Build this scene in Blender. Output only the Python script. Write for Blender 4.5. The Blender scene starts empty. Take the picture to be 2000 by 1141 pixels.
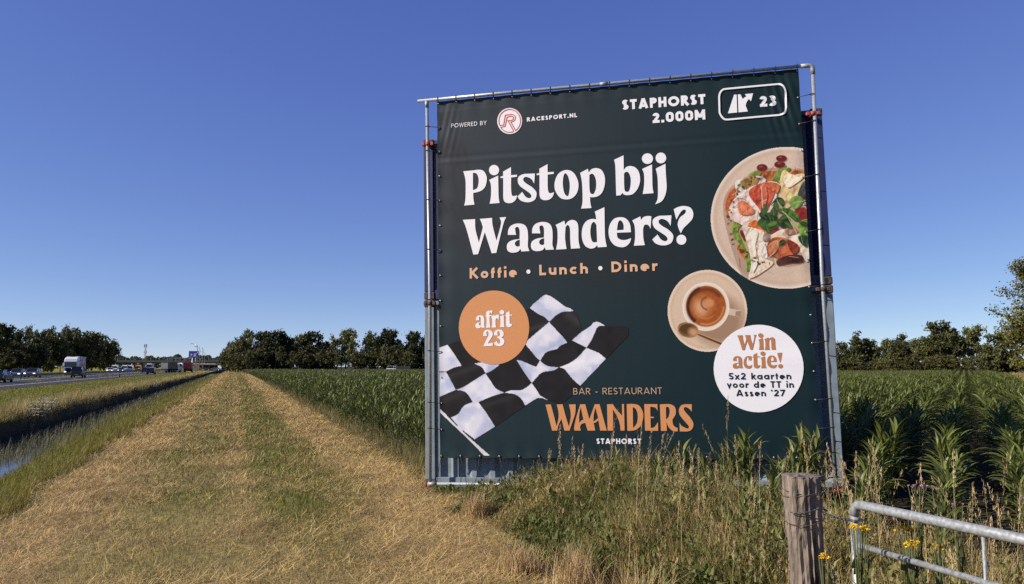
import bpy, math, random
import numpy as np
from mathutils import Vector, Matrix
from mathutils.geometry import tessellate_polygon
R = math.radians
random.seed(5); rng = np.random.default_rng(5)
scene = bpy.context.scene
COL = scene.collection

# ------------------------------------------------------------------ camera, sky, sun, exposure
# the world: +Y runs along the mown track, X to its right, z = 0 the ground beside the track
F, EYE, HOR = 1480.0, 1.85, 716.0            # focal length in photo pixels, eye height, horizon row (photo is 2000 x 1141)
PSI = R(20.04)                               # camera is turned this far right of the track
PHI = math.atan((HOR - 570.5) / F)           # and pitched up
cd = bpy.data.cameras.new('camera'); cam = bpy.data.objects.new('camera', cd); COL.objects.link(cam)
cd.sensor_width = 36; cd.lens = 36 * F / 2000; cd.clip_end = 20000; cd.clip_start = 0.05
cam.location = (0, 0, EYE); cam.rotation_euler = (R(90) + PHI, 0, -PSI)
scene.camera = cam

SUN_EL, SUN_DIR = R(32), (-0.9994, 0.0356)  # the sun stands low to the left of the track
w = bpy.data.worlds.new('World'); scene.world = w; w.use_nodes = True
nt = w.node_tree; bg = nt.nodes['Background']
sky = nt.nodes.new('ShaderNodeTexSky'); sky.sky_type = 'NISHITA'; sky.sun_disc = False
sky.sun_elevation = SUN_EL; sky.sun_rotation = math.atan2(SUN_DIR[0], SUN_DIR[1])
sky.altitude = 0; sky.air_density = 0.6; sky.dust_density = 0.0; sky.ozone_density = 6.0
SKY_ST = 0.15                                # the sky graded to the photograph's film response, channel by channel
sep = nt.nodes.new('ShaderNodeSeparateColor'); comb = nt.nodes.new('ShaderNodeCombineColor'); nt.links.new(sky.outputs[0], sep.inputs[0])
for i, (g, a) in enumerate(((.86, .535), (.84, .475), (.50, .51))):
    p_ = nt.nodes.new('ShaderNodeMath'); p_.operation = 'POWER'; p_.inputs[1].default_value = g
    m_ = nt.nodes.new('ShaderNodeMath'); m_.operation = 'MULTIPLY'; m_.inputs[1].default_value = a * SKY_ST ** g / SKY_ST
    nt.links.new(sep.outputs[i], p_.inputs[0]); nt.links.new(p_.outputs[0], m_.inputs[0]); nt.links.new(m_.outputs[0], comb.inputs[i])
nt.links.new(comb.outputs[0], bg.inputs[0]); bg.inputs[1].default_value = SKY_ST
sd = bpy.data.lights.new('sun', 'SUN'); sun = bpy.data.objects.new('sun', sd); COL.objects.link(sun)
sd.energy = 5.0; sd.angle = R(0.5); sd.color = (1.0, 0.92, 0.80)
sdir = Vector((SUN_DIR[0] * math.cos(SUN_EL), SUN_DIR[1] * math.cos(SUN_EL), math.sin(SUN_EL)))
sun.rotation_euler = sdir.to_track_quat('Z', 'Y').to_euler()
scene.view_settings.view_transform = 'Standard'; scene.view_settings.look = 'None'
scene.view_settings.exposure = 0.6; scene.view_settings.gamma = 1
scene.cycles.max_bounces = 6; scene.cycles.use_denoising = False

CP, SP = math.cos(PSI), math.sin(PSI)
def c2w(X, d, z=0.0): return Vector((X * CP + d * SP, -X * SP + d * CP, z))
def at(px, d, z=0.0): return c2w((px - 1000) / F * d, d, z)       # a point d metres in front of the camera in column px
def ground_at(px, py, z=0.0): return at(px, F * (EYE - z) / (py - HOR), z)
def view_np(x, y):                                                # column and depth of ground points
    X = x * CP - y * SP; d = x * SP + y * CP
    return 1000 + F * X / np.maximum(d, .01), d
def lin(c):
    c = np.asarray(c, float); return np.where(c <= .04045, c / 12.92, ((c + .055) / 1.055) ** 2.4)
def s255(*c): return tuple(lin(np.array(c) / 255.0))

# ------------------------------------------------------------------ helpers
def tag(o, label=None, cat=None, group=None, kind=None):
    if label: o['label'] = label
    if cat: o['category'] = cat
    if group: o['group'] = group
    if kind: o['kind'] = kind
    return o
def empty(name, loc=(0, 0, 0), rz=0.0, mat=None):
    o = bpy.data.objects.new(name, None); COL.objects.link(o); o.empty_display_size = .2
    if mat is not None: o.matrix_world = mat
    else: o.location = loc; o.rotation_euler = (0, 0, rz)
    return o
def link(name, me, parent=None):
    o = bpy.data.objects.new(name, me); COL.objects.link(o)
    if parent: o.parent = parent
    return o
def copy_tree(o, parent=None):
    c = o.copy(); COL.objects.link(c)
    if parent: c.parent = parent
    for ch in o.children: copy_tree(ch, c)
    return c
def np_mesh(name, V, Q, mat, C=None, smooth=False):
    """mesh from arrays: V (n,3), Q (m,3 or 4), C (n,3) linear colours"""
    me = bpy.data.meshes.new(name); V = np.ascontiguousarray(V, np.float32); Q = np.ascontiguousarray(Q, np.int32)
    me.vertices.add(len(V)); me.vertices.foreach_set('co', V.ravel())
    k = Q.shape[1]; me.loops.add(Q.size); me.loops.foreach_set('vertex_index', Q.ravel())
    me.polygons.add(len(Q)); me.polygons.foreach_set('loop_start', np.arange(0, Q.size, k, dtype=np.int32))
    me.polygons.foreach_set('loop_total', np.full(len(Q), k, np.int32))
    if smooth: me.polygons.foreach_set('use_smooth', np.ones(len(Q), bool))
    if C is not None:
        a = me.color_attributes.new('Col', 'FLOAT_COLOR', 'POINT')
        a.data.foreach_set('color', np.c_[C, np.ones(len(C))].astype(np.float32).ravel())
    me.materials.append(mat); me.update(); me.validate(); return me
class MB:
    def __init__(s): s.v, s.f, s.sm = [], [], []
    def add(s, vs, fs, sm=False):
        n = len(s.v); s.v += [tuple(p) for p in vs]
        for f in fs: s.f.append([i + n for i in f]); s.sm.append(sm)
        return s
    def box(s, x0, x1, y0, y1, z0, z1, bev=0.0):
        if bev <= 0:
            vs = [(x, y, z) for z in (z0, z1) for y in (y0, y1) for x in (x0, x1)]
            return s.add(vs, [(0, 2, 3, 1), (4, 5, 7, 6), (0, 1, 5, 4), (2, 6, 7, 3), (0, 4, 6, 2), (1, 3, 7, 5)])
        b = bev; rings = []
        for z, i in ((z0, b), (z0 + b, 0), (z1 - b, 0), (z1, b)):
            X0, X1, Y0, Y1 = x0 + i, x1 - i, y0 + i, y1 - i
            rings.append([(X0 + b, Y0, z), (X1 - b, Y0, z), (X1, Y0 + b, z), (X1, Y1 - b, z), (X1 - b, Y1, z), (X0 + b, Y1, z), (X0, Y1 - b, z), (X0, Y0 + b, z)])
        return s.loft(rings)
    def loft(s, rings, cap=True, closed=True, sm=False):
        n = len(rings[0]); vs = [p for r in rings for p in r]; fs = []
        for i in range(len(rings) - 1):
            for j in range(n if closed else n - 1):
                k = (j + 1) % n; fs.append((i * n + j, i * n + k, (i + 1) * n + k, (i + 1) * n + j))
        if cap and closed: fs.append(tuple(range(n - 1, -1, -1))); fs.append(tuple(range((len(rings) - 1) * n, len(rings) * n)))
        return s.add(vs, fs, sm)
    def tube(s, pts, r, n=10, cap=True):
        pts = [Vector(p) for p in pts]; rs = r if isinstance(r, (list, tuple)) else [r] * len(pts); rings = []
        up = Vector((0, 0, 1))
        for i, p in enumerate(pts):
            t = (pts[min(i + 1, len(pts) - 1)] - pts[max(i - 1, 0)]).normalized()
            a = t.cross(up)
            if a.length < .05: a = t.cross(Vector((1, 0, 0)))
            a.normalize(); b = a.cross(t)
            rings.append([tuple(p + (a * math.cos(6.28318 * k / n) + b * math.sin(6.28318 * k / n)) * rs[i]) for k in range(n)])
        return s.loft(rings, cap, True, True)
    def lathe_x(s, c, prof, n=18):             # wheel-like: prof = [(x, r)]
        rings = [[(c[0] + x, c[1] + r * math.cos(6.28318 * k / n), c[2] + r * math.sin(6.28318 * k / n)) for k in range(n)] for x, r in prof]
        return s.loft(rings, True, True, True)
    def mesh(s, name, mat):
        me = bpy.data.meshes.new(name); me.from_pydata(s.v, [], s.f); me.materials.append(mat)
        me.polygons.foreach_set('use_smooth', s.sm); me.update(); return me
    def build(s, name, mat, parent=None): return link(name, s.mesh(name, mat), parent)

def vnoise(x, y, scale, seed=0):               # smooth value noise, 0..1
    g = np.random.default_rng(seed).random((64, 64)); x = np.asarray(x) / scale + 1000; y = np.asarray(y) / scale + 1000
    i, j = np.floor(x).astype(int), np.floor(y).astype(int); u, v = x - i, y - j; u = u * u * (3 - 2 * u); v = v * v * (3 - 2 * v)
    i0, i1, j0, j1 = i % 64, (i + 1) % 64, j % 64, (j + 1) % 64
    return (g[i0, j0] * (1 - u) + g[i1, j0] * u) * (1 - v) + (g[i0, j1] * (1 - u) + g[i1, j1] * u) * v

# ------------------------------------------------------------------ materials
def nodes(m): m.use_nodes = True; return m.node_tree, m.node_tree.nodes['Principled BSDF']
def mat(name, col, rough=.6, metal=0.0, noise=0.0, scale=8.0, bump=0.0, spec=.5, col2=None, thr=None, coat=0.0, emit=0.0):
    """plain principled colour, mottled by noise; col2 with thr gives patches (rust, stains)"""
    m = bpy.data.materials.new(name); t, b = nodes(m)
    b.inputs['Base Color'].default_value = (*col, 1); b.inputs['Roughness'].default_value = rough; b.inputs['Metallic'].default_value = metal
    b.inputs['Specular IOR Level'].default_value = spec; b.inputs['Coat Weight'].default_value = coat
    if emit: b.inputs['Emission Color'].default_value = (*col, 1); b.inputs['Emission Strength'].default_value = emit
    if noise or bump or col2:
        tc = t.nodes.new('ShaderNodeTexCoord'); n = t.nodes.new('ShaderNodeTexNoise'); n.inputs['Scale'].default_value = scale; n.inputs['Detail'].default_value = 6
        t.links.new(tc.outputs['Object'], n.inputs['Vector'])
        src = None
        if noise:
            r = t.nodes.new('ShaderNodeMapRange'); r.inputs[1].default_value = .3; r.inputs[2].default_value = .7
            r.inputs[3].default_value = 1 - noise; r.inputs[4].default_value = 1 + noise; t.links.new(n.outputs[0], r.inputs[0])
            mx = t.nodes.new('ShaderNodeMix'); mx.data_type = 'RGBA'; mx.blend_type = 'MULTIPLY'; mx.inputs[0].default_value = 1
            mx.inputs[6].default_value = (*col, 1); t.links.new(r.outputs[0], mx.inputs[7]); src = mx.outputs[2]
        if col2:
            n2 = t.nodes.new('ShaderNodeTexNoise'); n2.inputs['Scale'].default_value = scale * .7; n2.inputs['Detail'].default_value = 8; n2.inputs['Roughness'].default_value = .65
            t.links.new(tc.outputs['Object'], n2.inputs['Vector'])
            r2 = t.nodes.new('ShaderNodeMapRange'); r2.inputs[1].default_value = thr; r2.inputs[2].default_value = thr + .06; t.links.new(n2.outputs[0], r2.inputs[0])
            m2 = t.nodes.new('ShaderNodeMix'); m2.data_type = 'RGBA'; t.links.new(r2.outputs[0], m2.inputs[0])
            if src: t.links.new(src, m2.inputs[6])
            else: m2.inputs[6].default_value = (*col, 1)
            m2.inputs[7].default_value = (*col2, 1); src = m2.outputs[2]
        if src: t.links.new(src, b.inputs['Base Color'])
        if bump:
            bp = t.nodes.new('ShaderNodeBump'); bp.inputs['Strength'].default_value = bump; bp.inputs['Distance'].default_value = .02
            t.links.new(n.outputs[0], bp.inputs['Height']); t.links.new(bp.outputs[0], b.inputs['Normal'])
    return m
def leafmat(name, rough=.55, spec=.4, trans=.25, vary=.25, attr=True, col=(.05, .08, .02)):
    """leaves and blades: colour from the mesh's own 'Col', shifted a little per object, with some light passing through"""
    m = bpy.data.materials.new(name); t, b = nodes(m); out = t.nodes['Material Output']
    if attr: a = t.nodes.new('ShaderNodeAttribute'); a.attribute_name = 'Col'; src = a.outputs[0]
    else: a = t.nodes.new('ShaderNodeRGB'); a.outputs[0].default_value = (*col, 1); src = a.outputs[0]
    if vary:
        oi = t.nodes.new('ShaderNodeObjectInfo'); r = t.nodes.new('ShaderNodeMapRange'); r.inputs[3].default_value = 1 - vary; r.inputs[4].default_value = 1 + vary
        t.links.new(oi.outputs['Random'], r.inputs[0])
        mx = t.nodes.new('ShaderNodeMix'); mx.data_type = 'RGBA'; mx.blend_type = 'MULTIPLY'; mx.inputs[0].default_value = 1
        t.links.new(src, mx.inputs[6]); t.links.new(r.outputs[0], mx.inputs[7]); src = mx.outputs[2]
    t.links.new(src, b.inputs['Base Color']); b.inputs['Roughness'].default_value = rough; b.inputs['Specular IOR Level'].default_value = spec
    if trans:
        tr = t.nodes.new('ShaderNodeBsdfTranslucent'); t.links.new(src, tr.inputs[0]); ms = t.nodes.new('ShaderNodeMixShader'); ms.inputs[0].default_value = trans
        t.links.new(b.outputs[0], ms.inputs[1]); t.links.new(tr.outputs[0], ms.inputs[2]); t.links.new(ms.outputs[0], out.inputs[0])
    return m
def colmat(name, rough=.7, spec=.3, bump=0.0, bscale=200.0, noise=0.0, nscale=30.0):
    m = bpy.data.materials.new(name); t, b = nodes(m); a = t.nodes.new('ShaderNodeAttribute'); a.attribute_name = 'Col'; src = a.outputs[0]
    tc = t.nodes.new('ShaderNodeTexCoord')
    if noise:
        for k, (sc, am) in enumerate(((nscale, noise), (nscale * 6, noise * .8))):
            n = t.nodes.new('ShaderNodeTexNoise'); n.inputs['Scale'].default_value = sc; n.inputs['Detail'].default_value = 5; t.links.new(tc.outputs['Object'], n.inputs['Vector'])
            r = t.nodes.new('ShaderNodeMapRange'); r.inputs[1].default_value = .3; r.inputs[2].default_value = .7; r.inputs[3].default_value = 1 - am; r.inputs[4].default_value = 1 + am; t.links.new(n.outputs[0], r.inputs[0])
            mx = t.nodes.new('ShaderNodeMix'); mx.data_type = 'RGBA'; mx.blend_type = 'MULTIPLY'; mx.inputs[0].default_value = 1
            t.links.new(src, mx.inputs[6]); t.links.new(r.outputs[0], mx.inputs[7]); src = mx.outputs[2]
    t.links.new(src, b.inputs['Base Color']); b.inputs['Roughness'].default_value = rough; b.inputs['Specular IOR Level'].default_value = spec
    if bump:
        n = t.nodes.new('ShaderNodeTexNoise'); n.inputs['Scale'].default_value = bscale; n.inputs['Detail'].default_value = 6; t.links.new(tc.outputs['Object'], n.inputs['Vector'])
        bp = t.nodes.new('ShaderNodeBump'); bp.inputs['Strength'].default_value = bump; bp.inputs['Distance'].default_value = .05
        t.links.new(n.outputs[0], bp.inputs['Height']); t.links.new(bp.outputs[0], b.inputs['Normal'])
    return m
M = dict(
    ground=colmat('ground', .9, .1, .6, 9, .18, 1.3), print=colmat('printed_vinyl', .55, .18), leafc=leafmat('foliage', .6, .25, .2),
    corn=leafmat('maize_leaf', .42, .3, .22, .22), blade=leafmat('grass_blade', .6, .3, .3, 0), straw=leafmat('straw', .6, .3, .15, 0),
    asphalt=mat('asphalt', (.034, .034, .037), .95, noise=.2, scale=3, spec=.15), paint=mat('road_paint', (.7, .7, .68), .7, noise=.1),
    water=mat('ditch_water', (.03, .033, .026), .10, spec=.5, bump=.08, scale=6),
    galv=mat('galvanised_steel', (.36, .375, .39), .42, .5, noise=.22, scale=38, bump=.05), galv2=mat('weathered_galvanised_steel', (.25, .262, .27), .5, .25, noise=.34, scale=60, bump=.08, col2=(.06, .06, .06), thr=.66),
    navy=mat('navy_container_paint', (.014, .018, .07), .5, noise=.25, scale=5, col2=(.20, .20, .22), thr=.70), grey=mat('grey_container_paint', (.16, .20, .228), .6, noise=.2, scale=6, col2=(.07, .065, .06), thr=.66),
    rust=mat('rusty_casting', (.06, .04, .035), .8, noise=.4, scale=20, bump=.2, col2=(.14, .055, .03), thr=.64), dark=mat('black_gap', (.004, .004, .004), .9),
    red=mat('red_clamp', (.30, .05, .04), .6, noise=.25, scale=50), strap=mat('black_strap', (.01, .01, .011), .6), zinc=mat('zinc_grommet', (.5, .5, .51), .4, .5),
    white=mat('white_print', (.74, .715, .735), .5), peach=mat('peach_print', (.62, .36, .22), .5), orange=mat('orange_print', (.56, .235, .085), .5),
    tan=mat('tan_print', (.40, .165, .06), .5), thin=mat('pale_brown_print', (.44, .29, .19), .5), ink=mat('dark_print', s255(14, 20, 24), .5), coral=mat('coral_print', (.52, .10, .065), .5),
    bark=mat('bark', (.07, .055, .04), .9, noise=.3, scale=6, bump=.4), paleb=mat('pale_bark', (.45, .42, .38), .8, noise=.2, scale=3),
    glass=mat('dark_window', (.008, .010, .013), .08, spec=.6), tyre=mat('tyre', (.012, .012, .012), .8), rim=mat('alloy', (.35, .35, .36), .35, .8),
    black=mat('black_car_paint', (.008, .009, .012), .25, coat=.6), silver=mat('silver_car_paint', (.20, .20, .20), .3, .5, coat=.5), gcar=mat('grey_car_paint', (.15, .15, .155), .3, .4, coat=.5),
    wcar=mat('white_vehicle_paint', (.72, .72, .72), .35, coat=.3), lamp=mat('lit_headlamp', (1.0, .95, .85), .2, emit=1.3), tail=mat('tail_lamp', (.16, .01, .01), .25), plate=mat('yellow_plate', (.6, .42, .03), .5),
    yellow=mat('yellow_vehicle_paint', (.72, .36, .03), .4), redp=mat('red_vehicle_paint', (.30, .035, .03), .4), redl=mat('red_livery', (.62, .60, .60), .5, noise=.05, scale=2, col2=(.40, .05, .05), thr=.47), lilac=mat('lilac_panel', (.5, .42, .62), .5),
    blue=mat('blue_road_sign', (.012, .025, .20), .4), cgrey=mat('concrete', (.16, .16, .155), .85, noise=.15, scale=1.0), dcon=mat('dark_bridge_steel', (.035, .037, .04), .8, noise=.2, scale=.5), lightc=mat('pale_roof', (.30, .28, .25), .8, noise=.1, scale=.5),
)
M['rail'] = mat('dull_rail_steel', (.10, .10, .105), .6, .2, noise=.2, scale=3)
M['wood'] = mat('weathered_wood', (.165, .13, .105), .95, noise=.5, scale=30, bump=1.0, col2=(.035, .026, .02), thr=.56)
_t = M['wood'].node_tree                        # stretch the grain along the post
for n in [n for n in _t.nodes if n.type == 'TEX_NOISE']:
    mp = _t.nodes.new('ShaderNodeMapping'); mp.inputs['Scale'].default_value = (1, 1, .12)
    l = n.inputs['Vector'].links[0]; src = l.from_socket; _t.links.new(src, mp.inputs[0]); _t.links.new(mp.outputs[0], n.inputs['Vector'])

# ------------------------------------------------------------------ ground, ditch, water, road
def prof(x):                                    # height across the track: ditch between x = -7 and -3
    return np.interp(x, [-60, -17.2, -16.8, -9, -7.6, -7.0, -6.72, -6.2, -5.4, -4.6, -4.25, -3.7, -3.1, -2.4, 0, 3, 300],
                     [-.03, -.03, 0, -.05, .02, .05, -.66, -.82, -.9, -.75, -.52, -.22, -.06, 0, .02, 0, 0])
def relief(x, y):
    return prof(x) + np.where((x > -3.3) & (x < 3.6), (vnoise(x, y, .9, 1) - .5) * .05 + (vnoise(x, y, .23, 2) - .5) * .03, (vnoise(x, y, 2.5, 3) - .5) * .05 * (x > -16))
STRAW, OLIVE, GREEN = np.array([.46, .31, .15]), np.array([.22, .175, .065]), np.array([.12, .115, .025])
def track_mix(x, y):
    """(straw share, green share) of the mown track"""
    n = vnoise(x, y, .8, 11) * .5 + vnoise(x, y * .35, .35, 12) * .5; wob = (vnoise(x * 0, y, 3, 13) - .5) * .5
    st = .20 + 1.0 * np.exp(-((x + 2.05 + wob * .6) / .62) ** 2) + 1.1 * np.exp(-((x - 2.3 + wob) / .75) ** 2) + .5 * np.exp(-((x - .15) / .22) ** 2) * (y > 9)
    gr = np.exp(-((x - .95 + wob) / .6) ** 2) * np.clip((y - 6.5) / 4, 0, 1) * 1.5 + .35 * np.exp(-((x + .75) / .6) ** 2) + .75 * np.clip(vnoise(x, y, 1.5, 15) * 3 - 1.7, 0, 1)
    near = np.clip((13 - y) / 6, 0, 1)
    st = st * (1 - near * .25) + near * .25
    return np.clip(st + (n - .5) * 1.5, 0, 1), np.clip(gr + (n - .5) * .6, 0, 1)
def ground_col(x, y):
    st, gr = track_mix(x, y)
    c = OLIVE * .8 + (STRAW * .62 - OLIVE * .8) * st[:, None]; c = c + (GREEN - c) * (gr * (1 - .6 * st))[:, None]  # ground under the straw darkened, shade between the cuttings put into its colour
    def put(mask, col): c[mask] = col
    n = vnoise(x, y, 6, 21)[:, None]; n1 = vnoise(x, y, 1.2, 22)[:, None]
    mead = np.array([.165, .16, .03]) * (.8 + .5 * n) + np.array([.04, .02, 0]) * n1
    a = (x < -7.4); c[a] = mead[a]
    a = (x >= -7.6) & (x < -6.95); c[a] = (np.array([.075, .055, .018]) * (.6 + .6 * n1))[a]
    a = (x >= -6.97) & (x < -4.3); c[a] = (.014, .013, .008)
    a = (x >= -4.3) & (x < -2.62 - (vnoise(x * 0, y, 1.5, 23) - .5) * .5); c[a] = (np.array([.12, .11, .022]) * (.7 + .6 * n1))[a]
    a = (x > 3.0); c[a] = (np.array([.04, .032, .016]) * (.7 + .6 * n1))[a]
    return c
xs = np.r_[-4000, -1500, -600, -250, -120, -70, -45, -30, np.arange(-24, -9, 1.0), np.arange(-9, -2.9, .2), np.arange(-2.9, 5, .1), np.arange(5, 12, .8), 15, 20, 30, 50, 90, 160, 300, 700, 1800, 4500]
ys = np.r_[-300, -60, -15, -4, np.arange(0, 4, .5), np.arange(4, 22, .12), np.arange(22, 50, .5), np.arange(50, 130, 3), np.arange(130, 300, 10), 350, 450, 600, 900, 1500, 3000, 6000]
gx, gy = np.meshgrid(xs, ys); fx, fy = gx.ravel(), gy.ravel()
ngx, ngy = len(xs), len(ys); idx = np.arange(ngx * ngy).reshape(ngy, ngx)
Q = np.c_[idx[:-1, :-1].ravel(), idx[:-1, 1:].ravel(), idx[1:, 1:].ravel(), idx[1:, :-1].ravel()]
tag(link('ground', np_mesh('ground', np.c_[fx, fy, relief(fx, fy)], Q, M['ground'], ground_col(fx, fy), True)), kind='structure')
tag(MB().add([(-7.05, -20, -.52), (-4.1, -20, -.52), (-4.1, 262, -.52), (-7.05, 262, -.52)], [(0, 1, 2, 3)]).build('water', M['water']), kind='structure')
def strip(name, x0, x1, z, m, y0=-60, y1=900):
    return tag(MB().add([(x0, y0, z), (x1, y0, z), (x1, y1, z), (x0, y1, z)], [(0, 1, 2, 3)]).build(name, m), kind='structure')
strip('road', -27.6, -17.3, .03, M['asphalt']); strip('opposite_road', -40.5, -30.2, .03, M['asphalt'])
pb = MB()
for x in (-20.4, -27.2, -30.8, -37.6): pb.add([(x, -60, .036), (x + .18, -60, .036), (x + .18, 900, .036), (x, 900, .036)], [(0, 1, 2, 3)])
for y in range(-20, 500, 12):
    for x in (-23.8, -34.2): pb.add([(x, y, .036), (x + .15, y, .036), (x + .15, y + 3, .036), (x, y + 3, .036)], [(0, 1, 2, 3)])
tag(pb.build('road_markings', M['paint']), kind='structure')

# ------------------------------------------------------------------ the two stacked containers
YAW, ROLL = 0.2008, 0.0184
O_ = c2w(-1.3304, 11.899, 0.002)
u_ = Vector((math.cos(YAW + PSI), -math.sin(YAW + PSI), 0)); n_ = Vector((-math.sin(YAW + PSI), -math.cos(YAW + PSI), 0)); w_ = Vector((0, 0, 1))
U_ = u_ * math.cos(ROLL) + w_ * math.sin(ROLL); W_ = w_ * math.cos(ROLL) - u_ * math.sin(ROLL)
MC = Matrix(((U_.x, -n_.x, W_.x, O_.x), (U_.y, -n_.y, W_.y, O_.y), (U_.z, -n_.z, W_.z, O_.z), (0, 0, 0, 1)))
BOFF = 0.13
def ban(px, py, off=BOFF):                      # photo point -> place (a along, b up) on the banner's plane
    dx, dz = (px - 1000) / F, (570.5 - py) / F; cp, sp = math.cos(PHI), math.sin(PHI)
    D = c2w(dx, cp - dz * sp, sp + dz * cp); e = Vector((0, 0, EYE))
    t = (O_ + n_ * off - e).dot(n_) / D.dot(n_); q = e + D * t - O_
    return q.dot(U_), q.dot(W_)
L_, WD = 6.058, 2.438
def container(label, z0, H, m):
    root = tag(empty('shipping_container', mat=MC @ Matrix.Translation((0, 0, z0))), label, 'shipping container', 'stacked shipping containers')
    k = .178; cw = .165
    for x in (0, L_ - .162):
        for y in (0, WD - k):
            for z in (0, H - .118):
                c = MB(); c.box(x - .006, x + .168, y - .006, y + k + .006, z + (.0 if z else .002), z + .116, .012); o = c.build('corner_casting', M['rust'], root)
                h = MB()
                for s in (-1,):                 # flat black oval painting the shade of the oblong hole in the casting's face
                    cx, cz = x + .081, z + .06; pts = [(cx + .028 * math.cos(a), (y - .008 if y == 0 else y + k + .008), cz + .04 * math.sin(a)) for a in np.linspace(0, 6.283, 13)[:-1]]
                    h.add(pts, [tuple(range(12))])
                h.build('casting_hole_shade', M['dark'], o)
            b = MB(); b.box(x, x + .16, y, y + k - .02, .116, H - .118, .01); b.build('corner_post', m, root)
    for y in (.012, WD - .075):
        b = MB(); b.box(.162, L_ - .162, y, y + .06, .0, .15, .006); b.build('bottom_rail', m, root)
        b = MB(); b.box(.162, L_ - .162, y, y + .06, H - .085, H - .02, .006); b.build('top_rail', m, root)
    for y, sgn, nm in ((.03, 1, 'side_panel'), (WD - .03, -1, 'side_panel')):   # trapezoid corrugation
        prof_ = []; x = .161
        while x < L_ - .30:
            for dx, d in ((.07, 0), (.068, .036), (.07, .036), (.068, 0)): prof_.append((x, y + sgn * (d + .006))); x += dx if not (d == 0 and False) else 0
        pts = []; x = .161; P = .276
        n = int((L_ - .322) / P); P = (L_ - .322) / n
        for i in range(n):
            x0 = .161 + i * P
            pts += [(x0, 0), (x0 + P * .25, 0), (x0 + P * .46, .06), (x0 + P * .79, .06)]
        pts.append((L_ - .161, 0))
        b = MB(); b.loft([[(px_, y + sgn * d, .149) for px_, d in pts], [(px_, y + sgn * d, H - .084) for px_, d in pts]], False, False)
        b.build(nm, m, root)
    for x in (.03, L_ - .03):
        b = MB(); b.box(x - .02, x + .02, k - .02, WD - k + .02, .05, H - .05); b.build('end_wall', m, root)
    b = MB(); b.box(.03, L_ - .03, .072, WD - .075, H - .05, H - .03); b.build('roof', m, root)
    b = MB(); b.box(.05, L_ - .05, .075, WD - .078, .02, .07); b.build('floor', M['dark'], root)
    return root
container('grey shipping container standing on the ground behind the banner, lower of two', 0, 2.893, M['grey'])
container('navy blue shipping container stacked on top of the grey one', 2.899, 2.588, M['navy'])
# small stones of timber packing under the low end are hidden in the grass

# ------------------------------------------------------------------ pipe frame in front of them
fr = tag(empty('pipe_frame', mat=MC), 'galvanised pipe frame clamped upright to the containers, carrying the banner', 'pipe frame')
PO = -.16; PL, PR, PT, PB_ = .125, 5.905, 6.076, .075
MB().tube([(PL, PO, .02), (PL + .018, PO, 3), (PL - .01, PO, PT - .03)], .025, 14).build('upright', M['galv'], fr)
MB().tube([(PR + .01, PO, .02), (PR - .012, PO, 3), (PR + .03, PO, PT - .07)], .025, 14).build('upright', M['galv'], fr)
MB().tube([(-.035, PO, PT), (1.5, PO, PT + .006), (3.06, PO, PT + .002), (PR - .05, PO, PT)], .025, 14).build('top_rail', M['galv'], fr)
MB().tube([(2.87, PO, PT + .004), (2.99, PO, PT + .004)], .030, 14).build('pipe_joint', M['galv2'], fr)
MB().tube([(PL - .01, PO, PT - .005), (PL - .01, PO, PT - .12)], .032, 14).build('tee_fitting', M['galv2'], fr)
MB().tube([(PR - .13, PO, PT), (PR - .03, PO, PT), (PR + .0, PO, PT - .006), (PR + .024, PO, PT - .03), (PR + .03, PO, PT - .06), (PR + .03, PO, PT - .14)], .032, 14).build('elbow_fitting', M['galv2'], fr)
MB().tube([(PL + .03, PO, PB_), (2.9, PO, PB_ + .01), (PR - .03, PO, PB_)], .027, 14).build('bottom_rail', M['galv'], fr)
MB().tube([(PL - .03, PO, PB_), (PL + .1, PO, PB_)], .036, 12).build('elbow_fitting', M['galv2'], fr)
for x, z in ((PL, 5.36), (PR, 5.36), (PL - .01, .05), (PR, .05), (PL + .015, 2.82), (PR - .005, 2.82)):
    b = MB(); b.tube([(x, PO, z - .03), (x, PO, z + .03)], .036, 12)
    for s in (-1, 1): b.box(x + s * .07 - .028, x + s * .07 + .028, PO - .02, PO + .03, z - .03, z + .03, .01)
    b.box(x - .03, x + .03, PO + .044, -.008, z - .02, z + .02)
    b.build('clamp', M['red'] if z > 3 or z < 1 else M['rust'], fr)

# ------------------------------------------------------------------ the banner and its print
BX0, BX1, BZ0, BZ1 = .276, 5.747, .464, 6.050
bn = tag(empty('advertising_banner', mat=MC), 'large dark green advertising banner for a restaurant tied in the pipe frame', 'banner')
def wav(a, b):                                  # the cloth: scallops between the ties, a crease, a few puckers
    a = np.asarray(a, float); b = np.asarray(b, float)
    e = np.minimum(np.minimum(a - BX0, BX1 - a), np.minimum(b - BZ0, BZ1 - b)); k = np.exp(-np.maximum(e, 0) / .12)
    y = .008 * k * np.sin(b * 12.6) * (np.abs(b - 3.2) < 2.7) + .006 * k * np.sin(a * 21)
    y = y + .004 * np.exp(-((b - 5.12 - .0 * a) / .035) ** 2) - .004 * np.exp(-((b - 5.05) / .03) ** 2)
    y = y + .008 * np.exp(-((a - BX1 + .25) / .22) ** 2) * np.exp(-((b - BZ1 + .5) / .42) ** 2) * np.sin((a + (b - BZ1) * .25) * 55)
    y = y + .003 * np.exp(-((a - BX0 - .18) / .16) ** 2) * np.exp(-((b - BZ1 + .45) / .4) ** 2) * np.sin((a - (b - BZ1) * .25) * 60)
    return y + .0015 * np.sin(a * 2.1 + 1) * np.sin(b * 1.7)
LAY = [0.0]
def onb(a, b, lay): return (a, -BOFF + float(wav(a, b)) - lay, b)
def parse(s):
    out = []
    for tk in s.split():
        c = tk.endswith('!'); x, y = tk.rstrip('!').split(','); out.append((float(x), float(y), c))
    return out
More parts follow.
